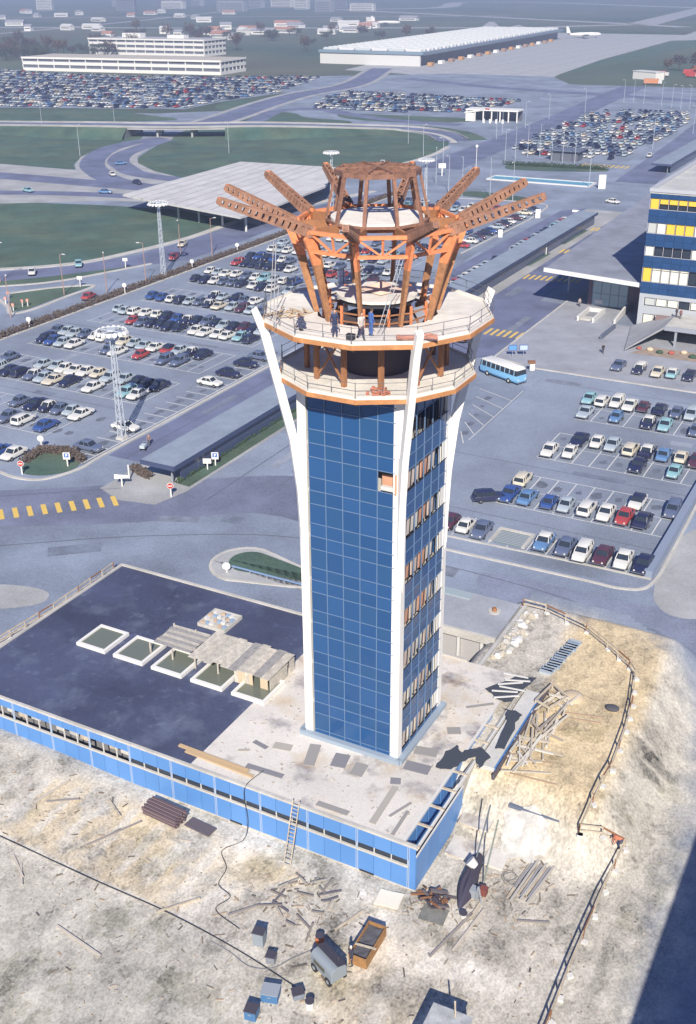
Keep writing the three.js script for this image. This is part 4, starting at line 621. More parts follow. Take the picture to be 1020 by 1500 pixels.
  for (const [x, z, l, t] of [[9.2, 10.5, 5, 1.35], [10.1, 9.5, 4.4, 1.45], [9.9, 6.8, 3.5, 1.5], [2.4, 12.6, 2.6, 1.2], [-4.6, 15.2, 2.4, 0.9], [-24.8, 12.2, 3.4, 1.4], [-23.4, 12.6, 2.6, 0.6], [-19.4, 11.2, 2.4, -0.5], [-17.6, 13.4, 4.5, 1.1], [-27.4, 20.6, 4.2, -0.25], [-21.6, 19.6, 2.6, -0.55], [-20.8, 20.1, 2.2, -0.8], [-9.0, 17.0, 3.2, 0.9], [13.8, 6.8, 2.2, 0.4], [-13.2, 22.8, 4.4, -0.15]])
    single('yard_board', 'single weathered board lying on the open dirt yard', 'board', bx(l, 0.07, 0.17, x, gy(x, z) + 0.11, z, t), pick([mWood, M(0.55, 0.5, 0.44, 0.9), M(0.3, 0.27, 0.26, 0.9)]), 'boards scattered over the yard');
  // scrap timber heap in front of the ladder
  for (let i = 0; i < 24; i++) single('broken_timber', 'dark broken timber piece scattered below the ladder', 'timber', bx(rr(0.6, 1.8), 0.08, 0.12, rr(-3.6, 0.6), U + 0.12 + rr(0, 0.15), rr(10.4, 15), rr(0, 3.1), 0, rr(-0.1, 0.1)), pick([M(0.14, 0.13, 0.15, 0.9), M(0.25, 0.22, 0.2, 0.9), M(0.4, 0.37, 0.33, 0.9)]), 'broken timbers below the ladder');
  { // scaffold frames stack
    const o = thing('scaffold_stack', 'dark stack of steel scaffold frames lying in front of the blue wall', 'scaffold', [-15.4, gy(-15.4, 10) + 0.02, 10.0], -0.06);
    for (let i = 0; i < 5; i++) for (let k = 0; k < 9; k++) part('scaffold_tube', tube(V(-1.7 + rr(-0.12, 0.12), 0.16 + i * 0.15, -0.7 + k * 0.17 + rr(-0.03, 0.03)), V(1.7 + rr(-0.12, 0.12), 0.16 + i * 0.15, -0.7 + k * 0.17), 0.07, 0.07, 6), [M(0.11, 0.07, 0.09, 0.7), M(0.17, 0.13, 0.14, 0.7)][(i + k) % 2], o);
    for (const x of [-1.3, 1.3]) part('bearer', bx(0.14, 0.12, 1.7, x, 0.04, 0), mWood, o);
    single('scaffold_boarding', 'dark flat scaffold panel beside the frame stack', 'panel', bx(2.4, 0.12, 1.0, -12.2, gy(-12.2, 9.7) + 0.12, 9.7, -0.08), M(0.12, 0.1, 0.12, 0.8));
  }
  // cables
  const cab2 = (lab, p, r, m) => { const c = new THREE.CatmullRomCurve3(p.map(([x, z, y]) => V(x, y ?? gy(x, z) + 0.06, z))); single('cable', lab, 'cable', new THREE.TubeGeometry(c, p.length * 10, r, 5), m); };
  cab2('thin black cable hanging down the blue facade and across the dirt', [[-8.6, 6, 4.4], [-8.9, 8.12, 4.2], [-8.7, 8.3, 1], [-8.5, 9.2], [-9.3, 11], [-8, 12.4], [-7.6, 14], [-6.2, 14.6], [-6.5, 16], [-4, 16.8]], 0.03, mDark);
  cab2('straight dark cable along the edge of the dirt bank', [[-34, 18.2], [-25, 18], [-16, 17.9], [-9, 17.9], [-3, 18.4], [2, 19.2]], 0.04, mDark);
  cab2('looping pale cable near the grey cabinets', [[-5.2, 18.6], [-3.4, 18.8], [-1.6, 19.2], [-0.2, 18.6], [0.5, 17.4], [1.4, 16]], 0.035, M(0.25, 0.25, 0.27, 0.8));
  cab2('tangled wire coil lying on the pale ground by the hoist', [[10.8, 4], [11.3, 3.4], [10.9, 3], [10.4, 3.6], [11.2, 4.2], [11.5, 3.4], [10.6, 2.9], [10.3, 3.8], [11, 4.4]], 0.025, M(0.2, 0.2, 0.22, 0.7));
  single('lime_heap', 'flat spread of white lime on the slope below the sand terrace', 'lime', (() => { const g = new THREE.CircleGeometry(1, 40, 0, Math.PI * 2), a = [], n = 40, rings = 8; const pos = [], idx = []; for (let r = 0; r <= rings; r++) for (let i = 0; i < n; i++) { const t = i / n * 6.2832, e = (0.72 + 0.9 * fbm(0.5 + 0.3 * Math.cos(t), 0.5 + 0.3 * Math.sin(t), 9, 4, 77)) * r / rings, x = 10.6 + 1.7 * e * Math.cos(t), z = 0.0 + 1.35 * e * Math.sin(t); pos.push(x, gy(x, z) + 0.1 + 0.12 * (1 - r / rings) * (0.5 + fbm(x * 0.1 + 1, z * 0.1 + 1, 20, 3, 4)), z); } for (let r = 0; r < rings; r++) for (let i = 0; i < n; i++) { const b = r * n + i, c = r * n + (i + 1) % n; idx.push(b, c, b + n, c, c + n, b + n); } const q = new THREE.BufferGeometry(); q.setAttribute('position', new THREE.Float32BufferAttribute(pos, 3)); q.setIndex(idx); q.computeVertexNormals(); return q; })(), MT(grain(0.58, 0.57, 0.555, 3, 256, 0.45, 131), 1));
  { const sk = []; for (let i = 0; i < 420; i++) { const c = pick([[-1.5, 12.5, 3], [6.8, 8.6, 2], [-24, 13, 6], [12, 4, 4], [9, 8, 6], [-6, 16, 12], [2, 18, 7], [-20, 20, 14]]), x = c[0] + (rr(-1, 1) + rr(-1, 1)) * c[2] * 0.7, z = c[1] + (rr(-1, 1) + rr(-1, 1)) * c[2] * 0.5; if ((x < 5.9 && z < 8.7) || z < -2) continue; sk.push([x, z]); } const gs = new THREE.BoxGeometry(0.6, 0.05, 0.07), im = new THREE.InstancedMesh(gs, M(0.33, 0.29, 0.25, 1), sk.length), mm = new THREE.Matrix4(), q = new THREE.Quaternion();
    sk.forEach(([x, z], i) => { const s = rr(0.2, 1.0) * (rnd() < 0.12 ? 2 : 1); q.setFromEuler(new THREE.Euler(0, rr(0, 6), rr(-0.08, 0.08))); mm.compose(V(x, gy(x, z) + 0.03, z), q, V(s, rr(0.6, 1.3), rr(0.6, 1.8))); im.setMatrixAt(i, mm); im.setColorAt(i, pick([C(1, 1, 1), C(0.4, 0.4, 0.42), C(1.5, 1.45, 1.4), C(1.2, 1.05, 0.9), C(0.6, 0.55, 0.5)])); });
    im.name = 'yard_litter'; im.castShadow = im.receiveShadow = true; im.userData = { label: 'splinters and small offcuts littering the dirt yard', category: 'litter', kind: 'stuff' }; scene.add(im); }
  // concrete paving slabs next to the right flank
  for (const [x, z, w, d] of [[6.9, 2.4, 2.6, 2.1], [6.8, -0.1, 2.4, 2.2], [9.3, 2.2, 1.6, 2]]) single('concrete_slab', 'cracked pale concrete slab beside the blue flank wall', 'slab', bx(w, 0.16, d, x, gy(x, z) + 0.06, z, 0.03, 0, 0), mDeck, 'pale slabs beside the flank wall');
  const st = []; for (let i = 0; i < 1500; i++) { const x = rr(-34, 21), z = rr(-4, 30); if (x < 5.8 && z < 8.6) continue; st.push([x, z]); }
  const sg = new THREE.DodecahedronGeometry(0.09, 0); sg.scale(1, 0.7, 1); const im = new THREE.InstancedMesh(sg, M(0.36, 0.33, 0.3, 1), st.length), mm = new THREE.Matrix4();
  st.forEach(([x, z], i) => { const s = rr(0.25, 0.9); mm.makeRotationY(rr(0, 6)).scale(V(s, s, s)).setPosition(x, gy(x, z) + 0.03, z); im.setMatrixAt(i, mm); im.setColorAt(i, pick([C(1, 1, 1), C(1.25, 1.2, 1.15), C(0.6, 0.6, 0.6), C(1.1, 1, 0.85)])); });
  im.name = 'yard_gravel'; im.castShadow = im.receiveShadow = true; im.userData = { label: 'small loose stones scattered over the dirt yard', category: 'gravel', kind: 'stuff' }; scene.add(im);
}
// ---------------------------------------------------------------- office block, canopy, entrance
const officeBlue = [M(0.016, 0.062, 0.18, 0.35), M(0.018, 0.067, 0.19, 0.35), M(0.015, 0.058, 0.165, 0.4)];
{
  const X0 = -17.6, Z = -140.2, nb = 22, bw = 1.66, X1 = X0 + nb * bw;
  const O = thing('office_block', 'blue-banded office block with yellow and white window blinds', 'building');
  part('body', bxs(X0 + 0.1, X1, 0, 24.6, Z - 60, Z - 0.9), M(0.05, 0.06, 0.09, 0.8), O);
  part('roof', bxs(X0 - 0.1, X1, 24.6, 25.1, Z - 60, Z + 0.1), MT(grain(0.5, 0.5, 0.5, 20, 256, 0.25, 93)), O); part('roof_edge', [bxs(X0 - 0.25, X1, 24.9, 25.5, Z - 0.1, Z + 0.25), bxs(X0 - 0.25, X0 + 0.6, 24.9, 25.5, Z - 60, Z - 0.1)], M(0.45, 0.47, 0.52, 0.7), O);
  part('roof_house', bxs(X0 + 9.2, X1, 25.1, 29.5, Z - 40, Z - 4), M(0.22, 0.42, 0.62, 0.6), O);
  part('end_wall', bxs(X0 - 0.05, X0 + 0.1, 0, 24.6, Z - 60, Z), officeBlue[0], O);
  const rows = [[23.75, 21.85, 0], [19.5, 17.6, 1], [15.3, 13.55, 2], [11.4, 8.8, 3]], yel = M(0.85, 0.55, 0.06, 0.7), wht = M(0.75, 0.74, 0.66, 0.7), gr = M(0.5, 0.52, 0.52, 0.7);
  const bands = [[24.6, 23.75], [21.85, 19.5], [17.6, 15.3], [13.55, 11.4], [8.8, 6.6]];
  const gg = {};
  for (const [a, b] of bands) for (let i = 0; i < nb; i++) { const h = (a - b) / 2 - 0.03; if (a - b < 1.5) { const k = 's'; gg[k] ??= uvm(bx(bw - 0.04, a - b - 0.04, 0.12)); const m = mesh('spandrel_panel', gg[k], officeBlue[i % 3], O); m.position.set(X0 + bw * (i + 0.5), (a + b) / 2, Z - 0.03); } else for (const s of [0, 1]) { const k = h.toFixed(2); gg[k] ??= uvm(bx(bw - 0.04, h, 0.12)); const m = mesh('spandrel_panel', gg[k], officeBlue[(i + s * 2) % 3], O); m.position.set(X0 + bw * (i + 0.5), a - (a - b) * (s + 0.5) / 2, Z - 0.03 + s * 0.003); } }
  const blind = ['Yyyyy', 'gwYYY', 'w....', 'YWWWW'];
  for (const [a, b, r] of rows) for (let i = 0; i < nb; i++) {
    const x = X0 + bw * (i + 0.5), c = blind[r][i] ?? (r === 0 ? 'Yy.'[i % 3] : r === 1 ? '.wY.'[i % 4] : r === 3 ? 'WW.'[i % 3] : '..w'[i % 3]), h = a - b;
    part('window_frame', [bx(0.07, h, 0.1, x - bw / 2, (a + b) / 2, Z), bx(bw, 0.07, 0.1, x, b + 0.02, Z)], M(0.5, 0.5, 0.56, 0.5), O);
    part('window_pane', bx(bw - 0.1, h - 0.06, 0.02, x, (a + b) / 2, Z - 0.5), mGlassDark, O);
    if (c !== '.') { const f = { Y: 1, y: 0.52, g: 1, w: 1, W: 0.84 }[c], m = c === 'Y' || c === 'y' ? yel : c === 'g' ? gr : wht; part('window_blind', bx(bw - 0.22, h * f - 0.1, 0.05, x, c === 'W' ? b + h * f / 2 : a - h * f / 2, Z - 0.22), m, O); if (c === 'W') part('window_blind', bx(bw - 0.22, h * 0.12, 0.05, x, a - h * 0.07, Z - 0.2), wht, O); }
  }
  // pale two-storey base
  part('base_wall', [bxs(X0 - 0.05, X1, 5.9, 6.6, Z - 0.3, Z + 0.02), bxs(X0 - 0.05, X1, 2.85, 4.35, Z - 0.3, Z + 0.02), bxs(X0 - 0.05, X1, 0, 0.5, Z - 0.3, Z + 0.02), bxs(X0 - 0.05, X0 + 0.8, 0.5, 6.5, Z - 0.3, Z + 0.01)], M(0.42, 0.45, 0.5, 0.7), O);
  for (let i = 0; i < 18; i++) { const x = X0 + 1.9 + i * 2.1; for (const [a, b, k] of [[5.85, 4.4, 0], [2.8, 0.55, 1]]) { part('window_pane', bx(1.9, a - b, 0.02, x, (a + b) / 2, Z - 0.4), mGlassDark, O); part('window_frame', bx(0.1, a - b, 0.14, x - 1.05, (a + b) / 2, Z - 0.06), M(0.55, 0.57, 0.6, 0.7), O); if ((i + k) % 4 !== 3) part('window_blind', bx(1.75, (a - b) * 0.9, 0.05, x, (a + b) / 2 + 0.04, Z - 0.24), i === 0 && !k ? gr : wht, O); } }
  // entrance canopy
  const K = thing('entrance_canopy', 'wide flat grey canopy roof with white front fascia beside the office block', 'canopy');
  part('roof', hexa([V(-37.8, 7.6, -145), V(X0 - 0.3, 7.6, -141.4), V(X0 - 0.3, 7.6, -245), V(-40.4, 7.6, -245), V(-37.8, 8.0, -145), V(X0 - 0.3, 8.0, -141.4), V(X0 - 0.3, 8.0, -245), V(-40.4, 8.0, -245)]), MT(grain(0.25, 0.27, 0.34, 26, 512, 0.4, 95)), K);
  part('fascia', hexa([V(-37.9, 7.35, -144.8), V(X0 - 0.3, 7.35, -141.1), V(X0 - 0.3, 7.35, -141.4), V(-37.9, 7.35, -145.1), V(-37.9, 8.15, -144.8), V(X0 - 0.3, 8.15, -141.1), V(X0 - 0.3, 8.15, -141.4), V(-37.9, 8.15, -145.1)]), mWhite, K);
  for (let z = -156; z > -244; z -= 6.5) part('roof_joint', bx(20, 0.03, 0.18, -28.6, 8.015, z, rr(-0.01, 0.01)), M(0.17, 0.18, 0.25, 0.9), K);
  for (let z = -160; z > -240; z -= 15) part('column', bxs(-37.3, -36.9, 0, 7.6, z - 0.2, z + 0.2), mWhite2, K);
  const E = thing('entrance_lobby', 'glazed pale green entrance lobby under the grey canopy', 'lobby');
  part('wall', bxs(-30.4, X0 - 0.4, 0, 7.5, -160, -151.2), M(0.17, 0.12, 0.15, 0.8), E);
  for (let i = 0; i < 4; i++) for (const s of [0, 1]) part('window_pane', bx(1.66, 2.3, 0.05, -28.6 + i * 1.75, 1.5 + s * 2.42, -151.1), M(0.42, 0.56, 0.6, 0.12), E);
  part('frame', [bx(7.2, 0.12, 0.1, -26, 2.72, -151.08), ...[0, 1, 2, 3, 4].map(i => bx(0.1, 4.9, 0.1, -29.5 + i * 1.75, 2.6, -151.08)), bx(7.2, 0.14, 0.1, -26, 5.12, -151.08), bx(7.2, 0.14, 0.1, -26, 0.25, -151.08)], M(0.25, 0.3, 0.36, 0.5), E); part('notice', bx(1.6, 0.8, 0.05, -28.1, 1.1, -151.0), mWhite, E);
  // stairwell walls in the pavement, forecourt walls, ramp deck
  const s = thing('stairwell', 'open stairwell with two white parapet walls in the forecourt paving', 'stairs'); part('parapet', bxs(-28.9, -28.5, 0.1, 1.0, -147, -139.4), mWhite2, s); part('parapet', bxs(-25.9, -25.5, 0.1, 1.0, -147, -139.2), mWhite2, s); part('end_wall', bxs(-28.5, -25.9, 0.1, 0.9, -147, -146.7), mWhite2, s); part('pit_floor', bxs(-28.5, -25.9, 0.105, 0.12, -146.7, -139.4), M(0.25, 0.26, 0.3, 0.9), s); for (let i = 0; i < 6; i++) part('step', bxs(-28.4, -26, 0.1, 0.5 - i * 0.06, -140.4 - i * 0.5, -140.0 - i * 0.5), mConc, s);
  single('forecourt_wall', 'sloping white wall beside the dark office corner', 'wall', hexa([V(-22.4, 0.1, -151), V(-22, 0.1, -151), V(-21.6, 0.1, -140.2), V(-22, 0.1, -140.2), V(-22.4, 1.6, -151), V(-22, 1.6, -151), V(-21.6, 0.9, -140.2), V(-22, 0.9, -140.2)]), mWhite2);
  single('forecourt_wall', 'low dark wall at the edge of the forecourt paving', 'wall', bar(V(-21.0, 0.5, -137.6), V(-21.3, 0.5, -129.4), 0.4, 0.8), M(0.12, 0.14, 0.2, 0.8));
  const D = thing('raised_forecourt', 'raised concrete forecourt deck with dark open undercroft above the parked cars', 'deck'); part('deck', hexa([V(-15.6, 0.2, -124.6), V(-10.5, 3.1, -131), V(-10.5, 3.1, -139.8), V(-18.5, 0.15, -139.8), V(-15.6, 0.5, -124.6), V(-10.5, 3.5, -131), V(-10.5, 3.5, -139.8), V(-18.5, 0.4, -139.8)]), MT(grain(0.33, 0.34, 0.37, 10, 256, 0.25, 97)), D); part('deck', bxs(-10.5, 18, 3.1, 3.5, -139.8, -131), mConc, D); part('edge_beam', bxs(-10.5, 18, 2.9, 3.62, -131, -130.7), M(0.3, 0.33, 0.4, 0.8), D); part('column', bxs(-8.6, -8.2, 0, 3.1, -131.2, -130.9), mSteel, D); part('column', bxs(2.6, 3, 0, 3.1, -131.2, -130.9), mSteel, D); part('rear_wall', bxs(-14, 18, 0, 3.1, -139.6, -138.9), M(0.24, 0.17, 0.17, 0.9), D);
  for (let i = 0; i < 12; i++) { const x = -13.6 + i * 1.9, z = -126.8 + rr(-1.5, 1), g = new THREE.DodecahedronGeometry(rr(0.35, 0.7), 1); g.scale(1.2, 0.7, 1); g.translate(x, 0.35, z); single('flower_clump', ['low red flower clump in the bed below the raised forecourt', 'low pale flower clump in the bed below the raised forecourt', 'low dark green shrub in the bed below the raised forecourt'][i % 3], 'plant', g, [M(0.4, 0.1, 0.08, 1), M(0.6, 0.5, 0.36, 1), M(0.05, 0.09, 0.06, 1)][i % 3], 'plants below the raised forecourt'); }
  struct('flower_bed', flat([[-14.5, -124], [14, -124], [14, -129], [-12, -129]], 0.13), MT(grain(0.34, 0.27, 0.22, 6, 256, 0.4, 99)));
}
{ // wing of the terminal whose shadow crosses the yard; it stands beyond the frame
  const W = thing('terminal_wing', 'tall grey terminal wing standing beyond the yard and shading its edge', 'building'); part('wall', bxs(35, 60, 0, 20, -20, 120), mConc, W); part('roof', bxs(34.9, 60.1, 20, 20.4, -20.1, 120.1), mGrav, W);
  for (let f = 0; f < 5; f++) part('window_band', bxs(34.94, 35.0, 1.5 + 3.8 * f, 3.2 + 3.8 * f, -18, 118), mGlassDark, W);
}
// ---------------------------------------------------------------- shelters and walkways
function shelter(label, x0, x1, z0, z1, h, n) {
  const S = thing('walkway_shelter', label, 'shelter'); const m = MT(grain(0.24, 0.29, 0.37, 14, 512, 0.3, 103));
  const L = (z0 - z1) / n; for (let i = 0; i < n; i++) part('roof_panel', bxs(x0, x1, h, h + 0.14, z0 - L * (i + 1) + 0.02, z0 - L * i - 0.02), m, S);
  part('fascia', [bxs(x1, x1 + 0.08, h - 0.45, h + 0.18, z1, z0), bxs(x0, x1, h - 0.45, h + 0.18, z0, z0 + 0.08)], M(0.05, 0.07, 0.15, 0.7), S);
  part('navy_screen', bxs(x1 - 0.6, x1 - 0.5, 0, h - 0.1, z1 + 1, z0 - 2), M(0.06, 0.08, 0.16, 0.2), S);  // smooth dark navy sheet set back under the roof edge
  for (let z = z0 - 1.2; z > z1; z -= 5.5) part('column', bxs(x1 - 1.4, x1 - 1.2, 0, h, z - 0.1, z + 0.1), mSteel, S);
  return S;
}
shelter('long flat blue-grey shelter roof beside the car park, near end marked by a no-entry sign', -57.0, -51.6, -41.2, -92, 2.9, 17);
shelter('long flat blue-grey walkway roof running up to the road junction past the canopy', -57.4, -52, -138, -231, 2.9, 30);
shelter('distant blue-grey walkway roof beyond the junction', -60.5, -54, -322, -420, 3, 20);
{ // motorway canopy
  const S = thing('road_canopy', 'huge flat pale canopy roof spanning the motorway beside the lawn', 'canopy');
  const out = [[-177, -189], [-181, -256], [-146, -259], [-132, -226], [-129, -191], [-129, -176], [-167, -186]], sh = new THREE.Shape(out.map(([x, z]) => new THREE.Vector2(x, -z))), g = new THREE.ExtrudeGeometry(sh, { depth: 0.5, bevelEnabled: false }); g.rotateX(-Math.PI / 2); g.translate(0, 4.3, 0);
  part('roof', g, MT(grain(0.55, 0.545, 0.55, 24, 512, 0.3, 105)), S);
  for (const [x, z] of [[-166, -190.5], [-157.5, -188.3], [-149, -186], [-140, -184], [-131, -181.5]]) part('column', cy(0.3, 0.3, 4.3, x, 0, z, 10), mWhite2, S);
  part('shade_wall', bar(V(-174, 2.0, -200), V(-132, 2.0, -190), 0.3, 4), M(0.28, 0.29, 0.33, 0.9), S);  // wall added beneath the roof to stand for the shade under it
  for (let i = 1; i < 9; i++) { const t = i / 9; part('roof_seam', bar(V(-177 + (-167 + 177) * 0 + 40 * t, 4.83, -187.5 + 8 * t), V(-181 + 36 * t, 4.83, -255.5 - 2.5 * t), 0.2, 0.04), M(0.33, 0.33, 0.36, 0.9), S); }
}
// ---------------------------------------------------------------- road bridge over the curved slip roads
{
  const pts = new THREE.CatmullRomCurve3([[-470, 0.1, -290], [-400, 0.2, -321], [-351, 2, -321], [-301, 4, -321], [-263, 4, -334], [-234, 4, -351], [-205, 2, -377], [-186, 0.2, -394], [-168, 0.1, -387.5], [-152, 0.1, -368]].map(p => V(...p)), false, 'centripetal').getPoints(90);
  const O = thing('road_overpass', 'low concrete road bridge with pale parapets crossing the curved slip roads', 'bridge');
  const off = (d, dy) => pts.map((p, i) => { const a = pts[Math.max(0, i - 1)], b = pts[Math.min(pts.length - 1, i + 1)], l = Math.hypot(b.x - a.x, b.z - a.z); return V(p.x - (b.z - a.z) / l * d, dy === null ? 0 : Math.max(0.02, p.y + dy), p.z + (b.x - a.x) / l * d); });
  const sheet = (lines, i0, i1) => { const a = []; for (let k = 0; k + 1 < lines.length; k++) for (let i = i0; i < i1; i++) { const A = lines[k][i], B = lines[k][i + 1], D = lines[k + 1][i + 1], E = lines[k + 1][i]; for (const q of [A, B, D, A, D, E]) a.push(q.x, q.y, q.z); } const g = new THREE.BufferGeometry(); g.setAttribute('position', new THREE.Float32BufferAttribute(a, 3)); g.computeVertexNormals(); return g; };
  const n = pts.length - 1;
  part('deck', sheet([off(6.5, 0), off(-6.5, 0)], 0, n), mRoad, O); const g1 = pts.findIndex(p => p.x > -283), g2 = pts.findIndex(p => p.x > -248);
  part('deck_soffit', sheet([off(6.6, 0.05), off(6.6, -0.9), off(-6.6, -0.9), off(-6.6, 0.05)], g1 - 1, g2 + 1), mPale, O);
  part('parapet', sheet([off(6.9, -0.1), off(6.9, 0.7), off(6.5, 0.7), off(6.5, 0)], 0, n), mPale, O); part('parapet', sheet([off(-6.5, 0), off(-6.5, 0.7), off(-6.9, 0.7), off(-6.9, -0.1)], 0, n), mPale, O);
  for (const [i0, i1] of [[0, g1], [g2, n]]) struct('embankment', sheet([off(15, null), off(6.8, -0.12), off(-6.8, -0.12), off(-15, null)], i0, i1), mGrass);
  for (const i of [g1, g2]) part('abutment', (() => { const a = off(12, null)[i], b = off(6.8, -0.3)[i], c = off(-6.8, -0.3)[i], d = off(-12, null)[i], g = new THREE.BufferGeometry(); g.setAttribute('position', new THREE.Float32BufferAttribute([a, b, c, a, c, d].flatMap(q => [q.x, q.y, q.z]), 3)); g.computeVertexNormals(); return g; })(), mPale, O);
  for (const f of [0.3, 0.6]) { const p = pts[Math.round(g1 + (g2 - g1) * f)]; for (const dz of [4, 0, -4]) part('pier', cy(0.5, 0.5, 3.3, p.x + dz * 0.4, 0, p.z + dz, 8), mPale, O); }
}
// ---------------------------------------------------------------- masts, lamps, signs
{
  const mast = thing('floodlight_mast', 'tall pale lattice floodlight mast with a ring of lamps beside the car park road', 'mast', [-68.6, 0, -51.7], 0, 'floodlight masts');
  const lat = []; const w = y => 0.42 - 0.014 * y; for (const [sx, sz] of [[1, 1], [1, -1], [-1, 1], [-1, -1]]) lat.push(bar(V(sx * w(0), 0, sz * w(0)), V(sx * w(16), 16, sz * w(16)), 0.1));
  for (let i = 0; i < 16; i++) { const s = i % 2 ? 1 : -1; for (const [ax, az, bx2, bz] of [[1, 1, -1, 1], [1, -1, -1, -1], [1, 1, 1, -1], [-1, 1, -1, -1]]) { const p = s > 0 ? [ax, az] : [bx2, bz], q = s > 0 ? [bx2, bz] : [ax, az]; lat.push(bar(V(p[0] * w(i), i, p[1] * w(i)), V(q[0] * w(i + 1), i + 1, q[1] * w(i + 1)), 0.06)); } }
  part('lattice_pole', lat, M(0.5, 0.55, 0.62, 0.5), mast); const ring = new THREE.TorusGeometry(1.9, 0.09, 6, 28); ring.rotateX(Math.PI / 2); ring.translate(0, 16, 0); part('ring', [ring, bx(3.8, 0.1, 0.1, 0, 16, 0), bx(0.1, 0.1, 3.8, 0, 16, 0), cy(0.7, 0.7, 0.3, 0, 16, 0, 12)], M(0.5, 0.55, 0.62, 0.5), mast);
  for (let i = 0; i < 18; i++) { const a = i / 18 * 6.283, g = new THREE.CylinderGeometry(0.34, 0.16, 0.36, 10); g.rotateX(0.9); g.rotateY(Math.PI / 2 - a); g.translate(2.1 * Math.cos(a), 15.8, 2.1 * Math.sin(a)); part('floodlight', g, mWhite, mast); }
  part('base', bx(1.3, 0.4, 1.3, 0, 0.2, 0), mConc, mast);
  dup(mast, [-121.1, 0, -132.4], 0.3, 'tall pale lattice floodlight mast with a ring of lamps standing in the roadside hedge'); dup(mast, [-124.6, 0, -216.4], 0.6, 'tall pale lattice floodlight mast rising behind the huge canopy roof');
  dup(mast, [-95, 0, -215], 0.2, 'tall pale lattice floodlight mast among the far parking rows');
}
{
  const lamp = (h, m) => { const o = thing('street_lamp', 'slim pale street lamp post by the road junction', 'lamp', [0, 0, 0], 0, 'lamp posts along the roads'); part('pole', tube(V(0, 0, 0), V(0, h, 0), 0.11, 0.06), m, o); part('arm', tube(V(0, h, 0), V(0.9, h + 0.15, 0), 0.045), m, o); part('lamp_head', bx(0.7, 0.14, 0.26, 1.1, h + 0.14, 0), mWhite2, o); return o; };
  const a = lamp(11, M(0.45, 0.5, 0.57, 0.5)); a.position.set(-145.8, 0, -325.5);
  for (const [x, z] of [[-116, -269.8], [-123.9, -293.4], [-106, -256.7], [-100.5, -254.2], [-91.7, -254.6], [-84, -253.2], [-109.9, -338.7], [-105.9, -340.6], [-99.3, -334.4], [-94.3, -331.4], [-89.4, -330.2], [-70.5, -284.7], [-134.6, -490.1], [-74.2, -379.4], [-130.7, -545.5], [-126.2, -547.6], [-119.6, -542.9], [-108.9, -536.6], [-102, -528.9], [-96.5, -524.4], [-92.6, -526.2], [-165.2, -353.7], [-112.6, -322.7], [-111.6, -330.4], [-140, -420], [-141, -455], [-143, -400], [-138, -380], [-70, -430], [-71, -470], [-262, -270], [-215, -300], [-330, -325], [-300, -338]]) dup(a, [x, 0, z], rr(0, 6));
  const b = lamp(8.5, M(0.4, 0.26, 0.22, 0.7)); b.userData.label = 'thin rusty brown pole beside the hedge road'; b.userData.group = 'rusty poles along the hedge road'; b.position.set(-130.3, 0, -110.1);
  for (const [x, z] of [[-123.7, -115.9], [-121.3, -126.2], [-129.6, -150.5], [-123.7, -155.1], [-150, -112], [-128, -92]]) dup(b, [x, 0, z], rr(0, 6));
}
const font = await new FontLoader().loadAsync('fonts/droid/droid_sans_bold.typeface.json');
function roundSign(label, x, z, h, kind, turn = 0.47, y = 0) {
  const o = thing('road_sign', label, 'sign', [x, y, z], turn);
  part('post', kind === 'stub' ? bx(0.28, h, 0.22, 0, h / 2, 0) : tube(V(0, 0, 0), V(0, h, 0), 0.1), mWhite, o);
  const disc = (r, t, z0, m, n) => { const g = new THREE.CylinderGeometry(r, r, t, 24); g.rotateX(Math.PI / 2); g.translate(0, h + 0.1, z0); part(n, g, m, o); };
  if (kind === 'noentry') { disc(0.42, 0.06, 0.12, mWhite, 'rim'); disc(0.37, 0.04, 0.15, mRed, 'disc'); part('bar', bx(0.5, 0.12, 0.02, 0, h + 0.1, 0.18), mWhite, o); }
  else if (kind === 'park') { part('plate', bx(0.95, 1.0, 0.08, 0, h + 0.1, 0.1), mWhite, o); part('blue_field', bx(0.66, 0.6, 0.02, 0, h + 0.2, 0.15), M(0.08, 0.18, 0.5, 0.5), o); const g = new TextGeometry('P', { font, size: 0.42, depth: 0.015 }); g.computeBoundingBox(); g.translate(-g.boundingBox.max.x / 2, h, 0.165); part('letter', g, mWhite, o); }
  else if (kind === 'disc') { disc(0.45, 0.07, 0.1, mWhite, 'disc'); }
  else if (kind === 'plate') part('plate', bx(1.1, 0.7, 0.08, 0, h + 0.1, 0.1), mWhite, o);
  else if (kind === 'redtop') part('cap', bx(0.5, 0.5, 0.3, 0, h + 0.1, 0), M(0.75, 0.35, 0.28, 0.7), o);
  else if (kind === 'arrow') part('plate', hexa([V(-0.9, h - 0.3, 0), V(0.9, h - 0.15, 0), V(0.9, h - 0.15, 0.1), V(-0.9, h - 0.3, 0.1), V(-0.9, h + 0.35, 0), V(0.9, h + 0.2, 0), V(0.9, h + 0.2, 0.1), V(-0.9, h + 0.35, 0.1)]), mWhite, o);
  else if (kind === 'tall') part('plate', bx(2.2, 4.2, 0.4, 0, h + 1.6, 0), mWhite, o);
  return o;
}
roundSign('red no-entry sign on white post at the near end of the blue-grey shelter', -50.6, -38.9, 1.5, 'noentry');
roundSign('red no-entry sign on white post at the corner of the planted car park island', -72.6, -35.6, 1.5, 'noentry');
roundSign('white and blue parking plate with letter P on the planted island edge', -68.9, -40.4, 1.5, 'park');
roundSign('white and blue parking plate with letter P standing in the shelter verge', -51.2, -49.8, 1.4, 'park');
roundSign('white direction plate on post in the shelter verge', -51.4, -48.2, 1.2, 'plate');
roundSign('broad white arrow plate at the end of the shelter pavement', -58.2, -38.6, 1.4, 'arrow');
roundSign('thin white post leaning beside the shelter hedge', -58.6, -40.6, 2.2, 'none');
